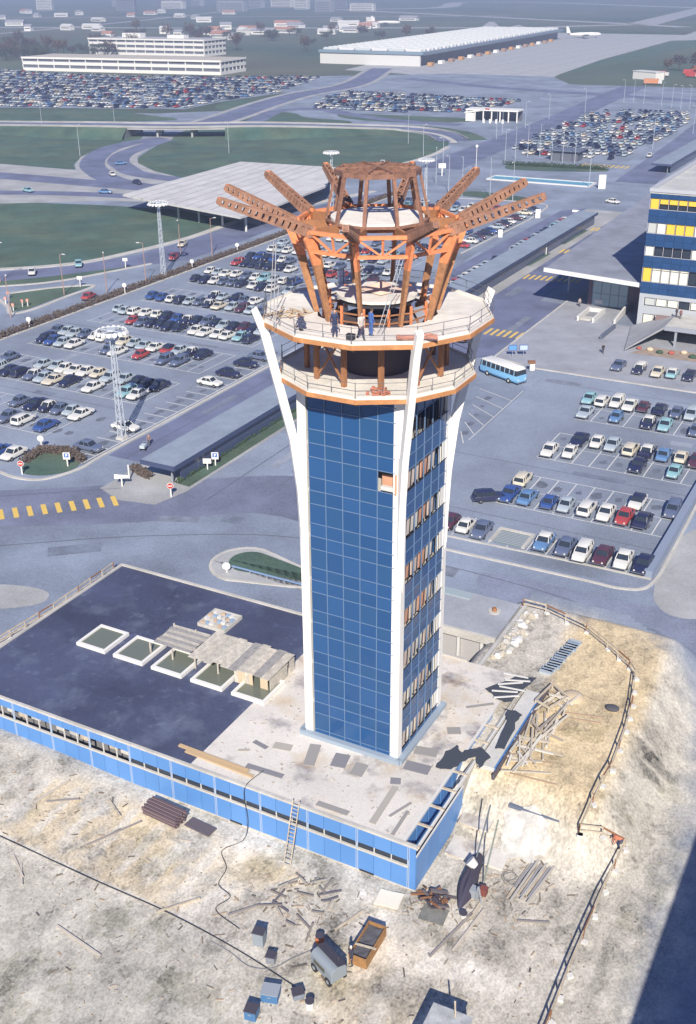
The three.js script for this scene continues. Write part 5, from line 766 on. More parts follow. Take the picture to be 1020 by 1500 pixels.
roundSign('white marker post with round disc at the corner of the parking row', -76.4, -43.6, 1.5, 'disc');
roundSign('white marker post by the lawn of the road island behind the low roof', -33.2, -25.5, 0.8, 'disc');
const stub = [[-138.5, -102.4], [-131, -95.9], [-131.5, -99], [-130.8, -99.8], [-136, -99]];
stub.forEach(([x, z]) => { const s = roundSign('short white bollard with cap on the triangular grass island', x, z, 1.2, 'redtop'); s.userData.group = 'bollards on the triangular island'; });
for (const [x, z] of [[-131.7, -116.9], [-133.7, -134.9]]) { const s = roundSign('white road plate with pink back beside the hedge road', x, z, 1.9, 'plate'); s.userData.group = 'plates beside the hedge road'; }
for (const [x, z] of [[-119.6, -116.8], [-119.6, -88.1], [-119.5, -141], [-119.7, -160]]) { const s = roundSign('small white disc sign standing in the brown hedge', x, z, 1.7, 'disc'); s.userData.group = 'disc signs in the hedge'; }
roundSign('large round white clock-like sign high on a pole at the junction', -114.9, -301, 8, 'disc'); roundSign('tall blank white sign slab at the end of the blue pool', -66.5, -285, 0.5, 'tall');
roundSign('white totem plate beside the walkway road end', -68.9, -232, 0.2, 'tall').scale.setScalar(0.6); roundSign('white totem plate halfway along the walkway road', -69.1, -204, 0.2, 'tall').scale.setScalar(0.5);
roundSign('white arrow plate at the far end of the long walkway roof', -60.5, -239, 1.4, 'arrow'); roundSign('red-topped sign post at the kerb island beyond the walkway', -44, -262, 1.8, 'redtop'); roundSign('pair of white posts on the kerb island beyond the junction', -42, -290, 1.8, 'plate');
roundSign('white post with red cap beside the zebra stripes of the long walkway', -52.4, -190.6, 2.4, 'redtop');
roundSign('blue and white direction board by the large junction', -121, -286, 1.4, 'plate').scale.setScalar(2.2);
{ // bus stop panels
  const o = thing('bus_panel', 'pair of blue framed notice boards behind the parked bus', 'board', [-31.2, 0.1, -113.2], 0.5);
  for (const [x, m] of [[-0.95, M(0.12, 0.3, 0.6, 0.5)], [0.95, M(0.45, 0.55, 0.68, 0.5)]]) { const p = part('frame', bx(1.5, 1.0, 0.1, x, 1.6, 0), M(0.06, 0.12, 0.35, 0.6), o); part('panel', bx(1.3, 0.8, 0.03, x, 1.6, 0.06), m, p); part('post', bx(0.08, 1.2, 0.08, x, 0.6, 0), mSteel, o); }
  const k = thing('ticket_kiosk', 'small white ticket kiosk behind the parked bus', 'kiosk', [-26.6, 0.1, -107.4], 0.5); part('body', bx(0.8, 1.1, 0.7, 0, 0.55, 0), mWhite, k); part('cap', bx(1.2, 0.3, 0.9, -0.1, 1.4, 0), mRust, k); part('shelf', bx(1.8, 0.08, 0.5, -1.3, 0.9, 0.2), mSteel, k); part('leg', [bx(0.06, 0.9, 0.06, -2.1, 0.45, 0.2), bx(0.06, 0.9, 0.06, -1.0, 0.45, 0.2)], mSteel, k);
}
{ // pool and small structures near the junction
  const p = thing('reflecting_pool', 'long pale blue pool with white rim beside the junction', 'pool', [0, 0, 0]); part('rim', [bxs(-105, -70.5, 0, 0.4, -293.4, -292.8), bxs(-105, -70.5, 0, 0.4, -286, -285.4), bxs(-105, -104.4, 0, 0.4, -292.8, -286), bxs(-71.1, -70.5, 0, 0.4, -292.8, -286)], mWhite2, p); part('water', bxs(-104.4, -71.1, 0.05, 0.25, -292.8, -286), M(0.12, 0.4, 0.55, 0.08), p);
  const g = thing('petrol_station', 'white flat-roofed petrol station with open bays by the junction', 'building', [-162, 0, -438], 0.05); part('roof', bx(25, 0.6, 9, 0, 5, -2), mWhite, g); part('roof_wing', hexa([V(-13, 3.4, 2.5), V(-4, 4.7, 2.5), V(-4, 4.7, -6), V(-13, 3.4, -6), V(-13, 3.9, 2.5), V(-4, 5.3, 2.5), V(-4, 5.3, -6), V(-13, 3.9, -6)]), mWhite, g); part('back_wall', bx(24, 4.7, 0.4, 0, 2.35, -6), M(0.1, 0.1, 0.14, 0.8), g); for (let i = 0; i < 7; i++) part('pillar', bx(0.5, 4.7, 0.5, -12 + i * 4, 2.35, 2), mWhite, g); part('end_wall', bx(4, 3.6, 0.4, -10.5, 1.8, 2), mWhite, g); for (let i = 0; i < 4; i++) part('fuel_pump', bx(0.9, 1.8, 0.6, -2 + i * 3, 0.9, 7), mWhite, g); part('red_flag', bx(2, 0.5, 0.2, -2, 5.6, 2.6), mRed, g);
  const h = thing('parking_booth', 'dark flat-roofed booth at the edge of the far car park', 'booth', [-95, 0, -338]); part('roof', bx(12, 0.4, 8, 0, 3.6, 0), M(0.12, 0.15, 0.22, 0.8), h); part('wall', bx(10, 3.4, 6, 0, 1.7, 0), M(0.12, 0.13, 0.17, 0.8), h);
}
// fenced hole in the right car park
{ const o = thing('cellar_grating', 'kerbed rectangular cellar grating at the edge of the right-hand lot', 'grating'); const x0 = -10.2, x1 = -5.8, z0 = -49.7, z1 = -45.9; part('kerb', [bxs(x0, x1, 0, 0.25, z0, z0 + 0.4), bxs(x0, x0 + 0.4, 0, 0.25, z0 + 0.4, z1), bxs(x1 - 0.4, x1, 0, 0.25, z0 + 0.4, z1)], mKerb, o); part('grating', bxs(x0 + 0.4, x1 - 0.4, 0.05, 0.1, z0 + 0.4, z1), M(0.2, 0.25, 0.28, 0.7), o); for (let i = 1; i < 9; i++) part('grate_bar', bxs(x0 + 0.4, x1 - 0.4, 0.1, 0.16, z0 + 0.4 + i * 0.38, z0 + 0.46 + i * 0.38), mSteel, o); o.userData.label = 'kerbed rectangular cellar grating among the parked cars'; }
single('parapet_wall', 'low blue-grey boundary wall along the end of the parking rows', 'wall', bxs(8.0, 8.9, 0, 0.9, -106, -45.7), M(0.24, 0.29, 0.4, 0.8));
{ const o = thing('guard_rail', 'low blue guard rail along the lawn of the road island', 'rail'); part('rail', bxs(-33, -6, 0.5, 0.68, -26.25, -26.15), M(0.2, 0.3, 0.5, 0.6), o); for (let x = -32.8; x < -6; x += 2.2) part('post', bxs(x - 0.05, x + 0.05, 0.1, 0.6, -26.3, -26.2), mSteel, o); }
// hedges (leaf and twig clumps)
function hedge(label, pts, w, h, cols, dens) {
  const g = new THREE.TetrahedronGeometry(0.19, 0), list = []; for (let i = 0; i + 1 < pts.length; i++) { const [x0, z0] = pts[i], [x1, z1] = pts[i + 1], L = Math.hypot(x1 - x0, z1 - z0); for (let k = 0; k < L * dens * 2; k++) { const t = rnd(); list.push([x0 + (x1 - x0) * t + rr(-w, w) / 2, rr(0.05, h) * rr(0.6, 1), z0 + (z1 - z0) * t + rr(-w, w) / 2]); } }
  const im = list.map(([x, y, z]) => { const q = g.clone(); const s = rr(0.6, 1.4); q.scale(s, s, s); q.rotateX(rr(0, 6)); q.rotateY(rr(0, 6)); q.translate(x, y, z); return q; });
  return single('hedge', label, 'hedge', im, cols);
}
const mHB = M(0.11, 0.085, 0.075, 1), mHG = M(0.045, 0.075, 0.04, 1);
hedge('long low brown leafless hedge between the road and the big car park', [[-120.4, -72], [-120.4, -258]], 2.4, 1.0, mHB, 26);
hedge('dark brown clipped hedge round the planted car park island', [[-75, -38.6], [-75.6, -42.6], [-71.8, -44], [-68.2, -42.6]], 1.2, 1.1, mHB, 60);
hedge('short dark hedge at the near end of the shelter', [[-60.2, -43.6], [-56.6, -42.2]], 1.0, 1.0, mHB, 70);
hedge('narrow dark hedge along the shelter verge', [[-52.4, -43], [-52.4, -95]], 0.7, 0.7, mHG, 30);
hedge('dark hedge strip at the edge of the far car park', [[-111, -318], [-76, -322]], 3, 1.6, mHG, 24);
// ---------------------------------------------------------------- vehicles
const paints = { w: ['white', [0.74, 0.73, 0.7]], c: ['cream', [0.68, 0.62, 0.5]], n: ['navy', [0.022, 0.026, 0.075]], b: ['blue', [0.04, 0.09, 0.3]], b2: ['mid-blue', [0.12, 0.24, 0.46]], m: ['slate-blue', [0.12, 0.15, 0.25]], g: ['pale grey', [0.42, 0.49, 0.55]], r: ['red', [0.42, 0.06, 0.06]], k: ['maroon', [0.1, 0.035, 0.06]], t: ['turquoise', [0.28, 0.5, 0.56]] };
const paintM = {}; for (const k in paints) paintM[k] = new THREE.MeshPhysicalMaterial({ color: C(...paints[k][1]), roughness: 0.35, clearcoat: 0.6, clearcoatRoughness: 0.12 });
function loft(st, sec) { // st: [z, halfwidth, y0, y1], sec: [[fx, fy]...] closed ring
  const n = sec.length, P = [], I = []; for (const [z, w, y0, y1] of st) for (const [fx, fy] of sec) P.push(fx * w, y0 + fy * (y1 - y0), z);
  for (let i = 0; i + 1 < st.length; i++) for (let j = 0; j < n; j++) { const a = i * n + j, b = i * n + (j + 1) % n, c = a + n, d = b + n; I.push(a, b, c, b, d, c); }
  for (const [s, f] of [[0, 1], [st.length - 1, 0]]) for (let j = 1; j + 1 < n; j++) { const a = s * n, b = a + j, c = a + j + 1; f ? I.push(a, c, b) : I.push(a, b, c); }
  const g = new THREE.BufferGeometry(); g.setAttribute('position', new THREE.Float32BufferAttribute(P, 3)); g.setIndex(I); return toCreasedNormals(g, 0.6);
}
const secB = [[0.82, 0], [1, 0.25], [1, 0.72], [0.9, 1], [-0.9, 1], [-1, 0.72], [-1, 0.25], [-0.82, 0]], secC = [[1, 0], [1, 1], [-1, 1], [-1, 0]];
function carKind(L, W2, H, cab, wag) {
  const h = L / 2, w = W2 / 2, bt = H * 0.62, k = {};
  k.body = uvm(loft([[-h, w * 0.72, 0.42, bt * 0.82], [-h + 0.14, w * 0.92, 0.34, bt * 0.96], [-h + 0.6, w * 0.99, 0.26, bt], [-0.4, w, 0.24, bt + 0.02], [h * 0.42, w, 0.24, bt], [h * 0.62, w * 0.98, 0.26, bt * 0.97], [h - 0.3, w * 0.93, 0.3, bt * 0.9], [h - 0.04, w * 0.8, 0.36, bt * 0.8]], secB));
  const [c0, c1, r0, r1] = cab, y0 = bt - 0.04, wt = w * 0.76, wb = w * 0.9;
  const gl = (s, e) => hexa([V(-wb * s, y0, c0 * h - e), V(-wb * s, y0, c1 * h + e), V(wb * s, y0, c1 * h + e), V(wb * s, y0, c0 * h - e), V(-wt * s, H - 0.06, r0 * h - e), V(-wt * s, H - 0.06, r1 * h + e), V(wt * s, H - 0.06, r1 * h + e), V(wt * s, H - 0.06, r0 * h - e)]);
  k.glass = uvm(gl(0.985, -0.01));
  const pil = []; for (const s of [-1, 1]) { const B = z => V(s * wb, y0, z), Tp = z => V(s * wt, H - 0.05, z); pil.push(bar(B(c0 * h), Tp(r0 * h), 0.09), bar(B(c1 * h), Tp(r1 * h), 0.07), bar(B((c0 + c1) / 2 * h), Tp((r0 + r1) / 2 * h), 0.06)); if (wag) pil.push(bar(B((c0 * 0.72 + c1 * 0.28) * h), Tp((r0 * 0.72 + r1 * 0.28) * h), 0.1)); }
  k.pillars = pil.map(uvm);
  k.roof = uvm(loft([[r0 * h - 0.08, wt * 0.82, H - 0.08, H - 0.03], [r0 * h + 0.12, wt * 1.0, H - 0.1, H + 0.01], [(r0 + r1) / 2 * h, wt * 1.04, H - 0.1, H + 0.03], [r1 * h - 0.1, wt * 1.0, H - 0.1, H], [r1 * h + 0.08, wt * 0.85, H - 0.09, H - 0.04]], secB));
  k.bump = [uvm(bx(W2 * 0.98, 0.12, 0.12, 0, 0.46, h + 0.03)), uvm(bx(W2 * 0.96, 0.12, 0.12, 0, 0.48, -h - 0.02))];
  k.lampG = (() => { const g = new THREE.CylinderGeometry(0.1, 0.1, 0.06, 10); g.rotateX(Math.PI / 2); return uvm(g); })(); k.lampAt = [[w * 0.62, bt * 0.74, h - 0.03], [-w * 0.62, bt * 0.74, h - 0.03]];
  k.wheel = (() => { const g = new THREE.CylinderGeometry(0.31, 0.31, 0.2, 14); g.rotateZ(Math.PI / 2); return uvm(g); })(); k.hub = (() => { const g = new THREE.CylinderGeometry(0.15, 0.15, 0.22, 8); g.rotateZ(Math.PI / 2); return uvm(g); })(); k.wh = [h * 0.6, -h * 0.58, w - 0.1];
  return k;
}
const kinds = { saloon: carKind(4.35, 1.64, 1.46, [-0.58, 0.42, -0.4, 0.16]), compact: carKind(3.75, 1.5, 1.42, [-0.66, 0.45, -0.42, 0.18]), estate: carKind(4.3, 1.62, 1.5, [-0.9, 0.42, -0.82, 0.16], 1), coupe: carKind(4.75, 1.78, 1.38, [-0.5, 0.34, -0.3, 0.1]) };
const protos = {};
function car(kind, col, roofCol, x, z, turn, label, group) {
  const key = kind + col + (roofCol || ''); let o;
  if (protos[key]) { o = dup(protos[key], [x, 0.03, z], turn, label, group); return o; }
  const k = kinds[kind], m = paintM[col]; o = thing('parked_car', label, 'car', [x, 0.03, z], turn, group);
  mesh('body', k.body, m, o); mesh('windows', k.glass, mGlassDark, o); const rf = mesh('roof', k.roof, roofCol ? paintM[roofCol] : m, o); k.pillars.forEach(p => mesh('pillar', p, roofCol ? paintM[roofCol] : m, rf));
  k.bump.forEach(b => mesh('bumper', b, mChrome, o)); for (const p of k.lampAt) { const l = mesh('headlight', k.lampG, mWhite2, o); l.position.set(...p); }
  for (const zz of [k.wh[0], k.wh[1]]) for (const s of [-1, 1]) { const w = mesh('wheel', k.wheel, mRubber, o); w.position.set(s * k.wh[2], 0.31, zz); mesh('hub', k.hub, mChrome, w); }
  protos[key] = o; return o;
}
const kpick = c => { const v = rnd(); return v < 0.5 ? 'saloon' : v < 0.78 ? 'compact' : v < 0.9 ? 'estate' : 'coupe'; };
const ORD = 'first second third fourth fifth sixth seventh eighth ninth tenth eleventh twelfth thirteenth fourteenth fifteenth sixteenth seventeenth'.split(' ');
function parse(list, where, group) {
  const zs = list.map(l => l[0]).sort((a, b) => b - a);
  for (const [z, row] of list) for (const it of row.split(' ')) { const ri = zs.indexOf(z);
    if (!it) continue; const m = it.match(/^(-?[\d.]+)([a-z]\d?)([WN]?)$/), col = m[2], roof = m[3] === 'W' ? 'w' : m[3] === 'N' ? 'n' : null, kd = kpick();
    const nm = `${paints[col][0]} ${kd === 'coupe' ? 'low coupe' : kd === 'compact' ? 'small car' : kd}${roof ? (roof === 'w' ? ' with white roof' : ' with dark roof') : ''}`;
    car(kd, col, roof, +m[1], z + rr(-0.35, 0.35), (rnd() < 0.72 ? 0 : Math.PI) + rr(-0.03, 0.03), `${nm}, ${ORD[ri]} row ${where}`, `${nm}, ${ORD[ri]} row ${group}`);
  }
}
const carsLong = [
  [-50.0, '-88.6m -85.7w -81.1b'],
  [-39.5, '-80.2b -77.7w'],
  [-56.0, '-91.8m -88.7n -86.2nW -83.8m -81.7g -79.6w'],
  [-66.4, '-106.8g -103.7n -101.6n -98.7mW -96.2g -94.1c -91.2n -85.9w -79.5t -77.4w'],
  [-71.6, '-109.2m -101.1g -98.4g -96.3w -94.2w -92.0w -89.5c -86.6g -83.8g -81.0n -78.9n -76.8n'],
  [-83.1, '-111.1n -108.9b -106.6g -104.1w -96.4m -94.3w -89.5r -84.1m -81.4m'],
  [-88.4, '-112.7m -110.6g -108.5g -106.4m -103.8w -101.7w -99.6m -97.1c -94.7g -92.2g -89.9w -87.0rN -84.9g -82.5nW -79.9n'],
  [-99.8, '-104.1r -101.8m -99.7n -97.6n -95.5n -93.3n -89.4w -87.3w -84.4w -82.3w -79.8t -77.4n'],
  [-105.2, '-111.8g -109.7g -107.6w -105.1w -102.4w -100.1n -97.1b -95.0nW -92.9n -90.8m -88.7n -86.6g -84.5n -82.4k -80.3n -78.2g'],
  [-116.3, '-111.9b -109.3b -106.7w -104.6n -102.5g -100.4m -97.7nW -95.2c -92.4g -90.0k -87.5g -85.4m'],
  [-122, '-100.4nW -98.3g -95.1n -93.0m -90.6w'],
  [-132.5, '-112.3n -109.7n -107.5w -105.4m -103.0m -100.9n -97.6w -95.5n -92.9w'],
  [-139.4, '-113.5w -111.2g -108.9w -106.5w -103.6m -101.2w -99.1t -96.6g -91.5n'],
  [-149.1, '-112.5r -110.1n -107.9n -105.8n -103.5n -100.9n -98.0w'],
  [-156, '-113.1n -111.0b -108.7n -106.6b -104.5w -102.4m'],
  [-165.2, '-112.6w -110.5g -108.4w'],
  [-172, '-114.0g'],
];
const carsOffice = [
  [-114.6, '-14.0m -10.4nW -7.3c -5.0tW -2.2n'],
  [-97, '-13.6t -11.5w -9.4w -7.3w -5.2k -2.7n -0.2m 1.9g'],
  [-91, '-12.4g -7.7b2 -2.9nW -0.5t 3.9m'],
  [-80, '-9.9n -7.4w -5.2g -2.5c -0.3nW 2.0b2 4.3c 6.4k'],
  [-74.7, '-12.4w -9.7w -0.2n 4.6t'],
  [-63.3, '-12.3c 2.7wN 7.1m'],
  [-58.6, '-12.3b -9.9b2 -7.0b -4.9g -2.3w 0.1w 2.4r 4.6n'],
  [-47.5, '-15.8k -13.7w -11.6m -4.1b2W -1.5m 0.6w 2.9k 5.2w 7.5n'],
];
parse(carsLong, 'from the planted island', 'in the big car park');
parse(carsOffice, 'up from the cellar grating', 'in the office car park');
{ // rows partly hidden behind the tower, and further rows up to the junction
  const cs = 'wwwnnnmmggbcktr'.split('');
  const fill = (z, x0, x1, p) => { for (let x = x0; x < x1; x += 2.5) if (rnd() < p) { const c = pick(cs), kd = kpick(), nm = `${paints[c][0]} ${kd === 'coupe' ? 'low coupe' : kd === 'compact' ? 'small car' : kd}`; car(kd, c, null, x, z + rr(-0.3, 0.3), rnd() < 0.7 ? 0 : Math.PI, `${nm} in the rear car park rows beyond the tower crown`, `${nm} in the rear rows`); } };
  for (const [z, x0] of [[-132.5, -88.5], [-139.4, -93.8], [-149.1, -95], [-156, -99.5], [-165.2, -105.5], [-172, -111]]) fill(z, x0, -76, 0.7);
  for (const z of [-182, -188, -198.5, -204.5, -215, -221, -231.5, -237.5]) fill(z, -113, -76, z < -210 ? 0.75 : 0.6);
  for (let z = -186; z > -240; z -= 2.7) if (rnd() < 0.5) { const c = pick(cs); car('saloon', c, null, -73.4, z, Math.PI / 2 * (rnd() < 0.5 ? 1 : -1), `${paints[c][0]} saloon parked end-on along the walkway road kerb`, `${paints[c][0]} saloons along the walkway kerb`); }
}
for (const [x, z, c, t] of [[-70.4, -91.7, 'm', 1.5], [-70.5, -87.4, 'n', 1.6], [-70.3, -81.7, 'n', 1.55], [-70.5, -76.6, 'w', 1.57], [-70.3, -54.6, 'w', 1.6], [-70.1, -46.2, 'm', 1.55]]) car('saloon', c, null, x, z, t, `${paints[c][0]} saloon parked end-on at the kerb near the floodlight mast`, `${paints[c][0]} saloons end-on at the kerb`);
car('estate', 'n', null, -14.2, -56.3, 0.95, 'dark navy car driving out between the rows beside the tower leg');
for (const [x, z, c, t, l] of [[-148.9, -120.8, 'w', 0.7, 'white saloon driving along the dark road by the lawn'], [-144.6, -131.5, 't', 0.7, 'turquoise saloon driving along the dark road by the lawn'], [-135.6, -159.6, 'c', 0.35, 'cream saloon with dark shadow driving on the hedge road'], [-129, -147, 'r', 0.4, 'red saloon driving on the hedge road near the mast'], [-123.6, -110, 'r', 3.4, 'red car driving past the triangular grass island'], [-220.9, -238.1, 'w', 0.9, 'white car on the curved slip road'], [-203, -228.5, 'n', 1.2, 'navy car entering the canopy from the slip road'], [-224.5, -201.5, 't', 1.3, 'turquoise car on the lower motorway lane'], [-201, -210, 'b2', 1.3, 'blue car entering the motorway canopy'], [-234, -259, 'b2', 0.6, 'blue car climbing the inner curved slip road'], [-70, -358, 'w', 0.1, 'white car driving beside the far car park'], [-56.5, -262, 'w', 1.2, 'white car crossing the junction beyond the walkway'], [-150, -300, 'w', 0.4, 'white car driving past the lawn tip at the junction'], [-43, -118, 'm', 3.1, 'slate car passing the yellow crossing']]) car('saloon', c, null, x, z, t, l);
{ // cars half hidden by the walkway roof, parked along its far side
  for (let i = 0; i < 30; i++) { const z = -142 - i * 3.0; if (rnd() < 0.72) { const c = pick('wwggmtnr'.split('')); car(pick(['saloon', 'compact']), c, null, -60.4, z, rr(-0.03, 0.03), `${paints[c][0]} car parked along the far side of the long walkway roof`, `${paints[c][0]} cars along the walkway roof`); } }
}
{ // motor bus
  const o = thing('motor_bus', 'light blue motor bus with white roof parked beside the painted bus bays', 'bus', [-29.6, 0.03, -101.6], 1.14);
  const L = 8.6, w = 1.2; part('body', loft([[-L / 2, w * 0.9, 0.4, 1.5], [-L / 2 + 0.25, w, 0.35, 1.6], [L / 2 - 0.3, w, 0.35, 1.6], [L / 2, w * 0.9, 0.42, 1.5]], secB), M(0.2, 0.45, 0.72, 0.4), o);
  part('glazing', hexa([V(-w * 0.97, 1.55, -L / 2 + 0.12), V(-w * 0.97, 1.55, L / 2 - 0.12), V(w * 0.97, 1.55, L / 2 - 0.12), V(w * 0.97, 1.55, -L / 2 + 0.12), V(-w * 0.9, 2.4, -L / 2 + 0.25), V(-w * 0.9, 2.4, L / 2 - 0.3), V(w * 0.9, 2.4, L / 2 - 0.3), V(w * 0.9, 2.4, -L / 2 + 0.25)]), mGlassDark, o);
  part('roof', loft([[-L / 2 + 0.15, w * 0.8, 2.36, 2.5], [-L / 2 + 0.5, w * 0.95, 2.34, 2.66], [L / 2 - 0.6, w * 0.95, 2.34, 2.66], [L / 2 - 0.2, w * 0.82, 2.36, 2.5]], secB), mWhite, o);
  for (let i = 0; i < 8; i++) for (const s of [-1, 1]) part('window_pillar', bar(V(s * w * 0.985, 1.55, -L / 2 + 0.5 + i * 1.06), V(s * w * 0.92, 2.38, -L / 2 + 0.5 + i * 1.06), 0.1), M(0.3, 0.5, 0.7, 0.5), o);
  part('door', bx(0.04, 1.7, 0.75, w + 0.01, 1.4, 2.6), M(0.5, 0.6, 0.68, 0.5), o); part('bumper', bx(2.2, 0.18, 0.14, 0, 0.45, L / 2 + 0.04), mChrome, o); for (const s of [-0.8, 0.8]) part('headlight', (() => { const g = new THREE.CylinderGeometry(0.13, 0.13, 0.08, 12); g.rotateX(Math.PI / 2); g.translate(s, 0.85, L / 2 + 0.01); return g; })(), mWhite2, o);
  for (const z of [2.5, -2.4]) for (const s of [-1, 1]) { const g = new THREE.CylinderGeometry(0.44, 0.44, 0.28, 18); g.rotateZ(Math.PI / 2); g.translate(s * (w - 0.12), 0.44, z); const wh = part('wheel', g, mRubber, o); const h = new THREE.CylinderGeometry(0.2, 0.2, 0.3, 10); h.rotateZ(Math.PI / 2); h.translate(s * (w - 0.12), 0.44, z); part('hub', h, mWhite2, wh); }
}
{ // distant parked cars: too many and too small to tell apart
  const k = kinds.saloon, col = (g, c) => { g = g.clone(); const n = g.attributes.position.count, a = new Float32Array(n * 3); for (let i = 0; i < n; i++) a.set(c, i * 3); g.setAttribute('color', new THREE.BufferAttribute(a, 3)); return g; };
  const wheels = [1, -1].flatMap(s => [k.wh[0], k.wh[1]].map(z => bx(0.2, 0.6, 0.6, s * k.wh[2], 0.31, z)));
  const g = mergeGeometries([col(k.body, [1, 1, 1]), col(k.roof, [1, 1, 1]), col(k.glass, [0.08, 0.09, 0.12]), col(J(wheels), [0.05, 0.05, 0.05])]);
  const inP = (P, x, z) => { let c = false; for (let i = 0, j = P.length - 1; i < P.length; j = i++) { const [xi, zi] = P[i], [xj, zj] = P[j]; if ((zi > z) !== (zj > z) && x < (xj - xi) * (z - zi) / (zj - zi) + xi) c = !c; } return c; };
  const spots = []; const lots = [[[[-126, -378], [-131, -498], [-113, -506], [-88, -505], [-79, -467], [-77, -350], [-82, -341], [-112, -342], [-120, -352]], 0.8, 0], [[[-264, -450], [-285, -500], [-290, -540], [-180, -530], [-184, -470], [-224, -451]], 0.8, 0], [[[-440, -381], [-632, -575], [-603, -586], [-499, -576], [-414, -596], [-358, -630], [-326, -523], [-330, -465], [-326, -424], [-415, -391]], 0.78, 1], [[[-100, -575], [-40, -560], [-30, -640], [-90, -680]], 0.6, 0]];
  for (const [P, p] of lots) { const xs = P.map(q => q[0]), zs = P.map(q => q[1]); for (let z = Math.max(...zs), i = 0; z > Math.min(...zs); z -= i++ % 2 ? 10 : 5.6) for (let x = Math.min(...xs); x < Math.max(...xs); x += 2.5) if (inP(P, x, z) && rnd() < p * (0.55 + 0.9 * fbm(x / 400 + 2, z / 400 + 4, 14, 2, 9))) spots.push([x + rr(-0.15, 0.15), z + rr(-0.3, 0.3)]); }
  const im = new THREE.InstancedMesh(g, new THREE.MeshStandardMaterial({ vertexColors: true, roughness: 0.35 }), spots.length), m = new THREE.Matrix4(), cs = 'wwwcgnnmmmggb2mng'.match(/b2|./g);
  spots.forEach(([x, z], i) => { m.makeRotationY(rnd() < 0.6 ? 0 : Math.PI).setPosition(x, 0.02, z); im.setMatrixAt(i, m); im.setColorAt(i, C(...(rnd() < 0.03 ? paints.r : paints[pick(cs)])[1])); });
  im.name = 'distant_parked_cars'; im.castShadow = im.receiveShadow = true; im.userData = { label: 'mass of tiny cars filling the distant car parks', category: 'cars', kind: 'stuff' }; scene.add(im); console.log('far cars', spots.length);
}
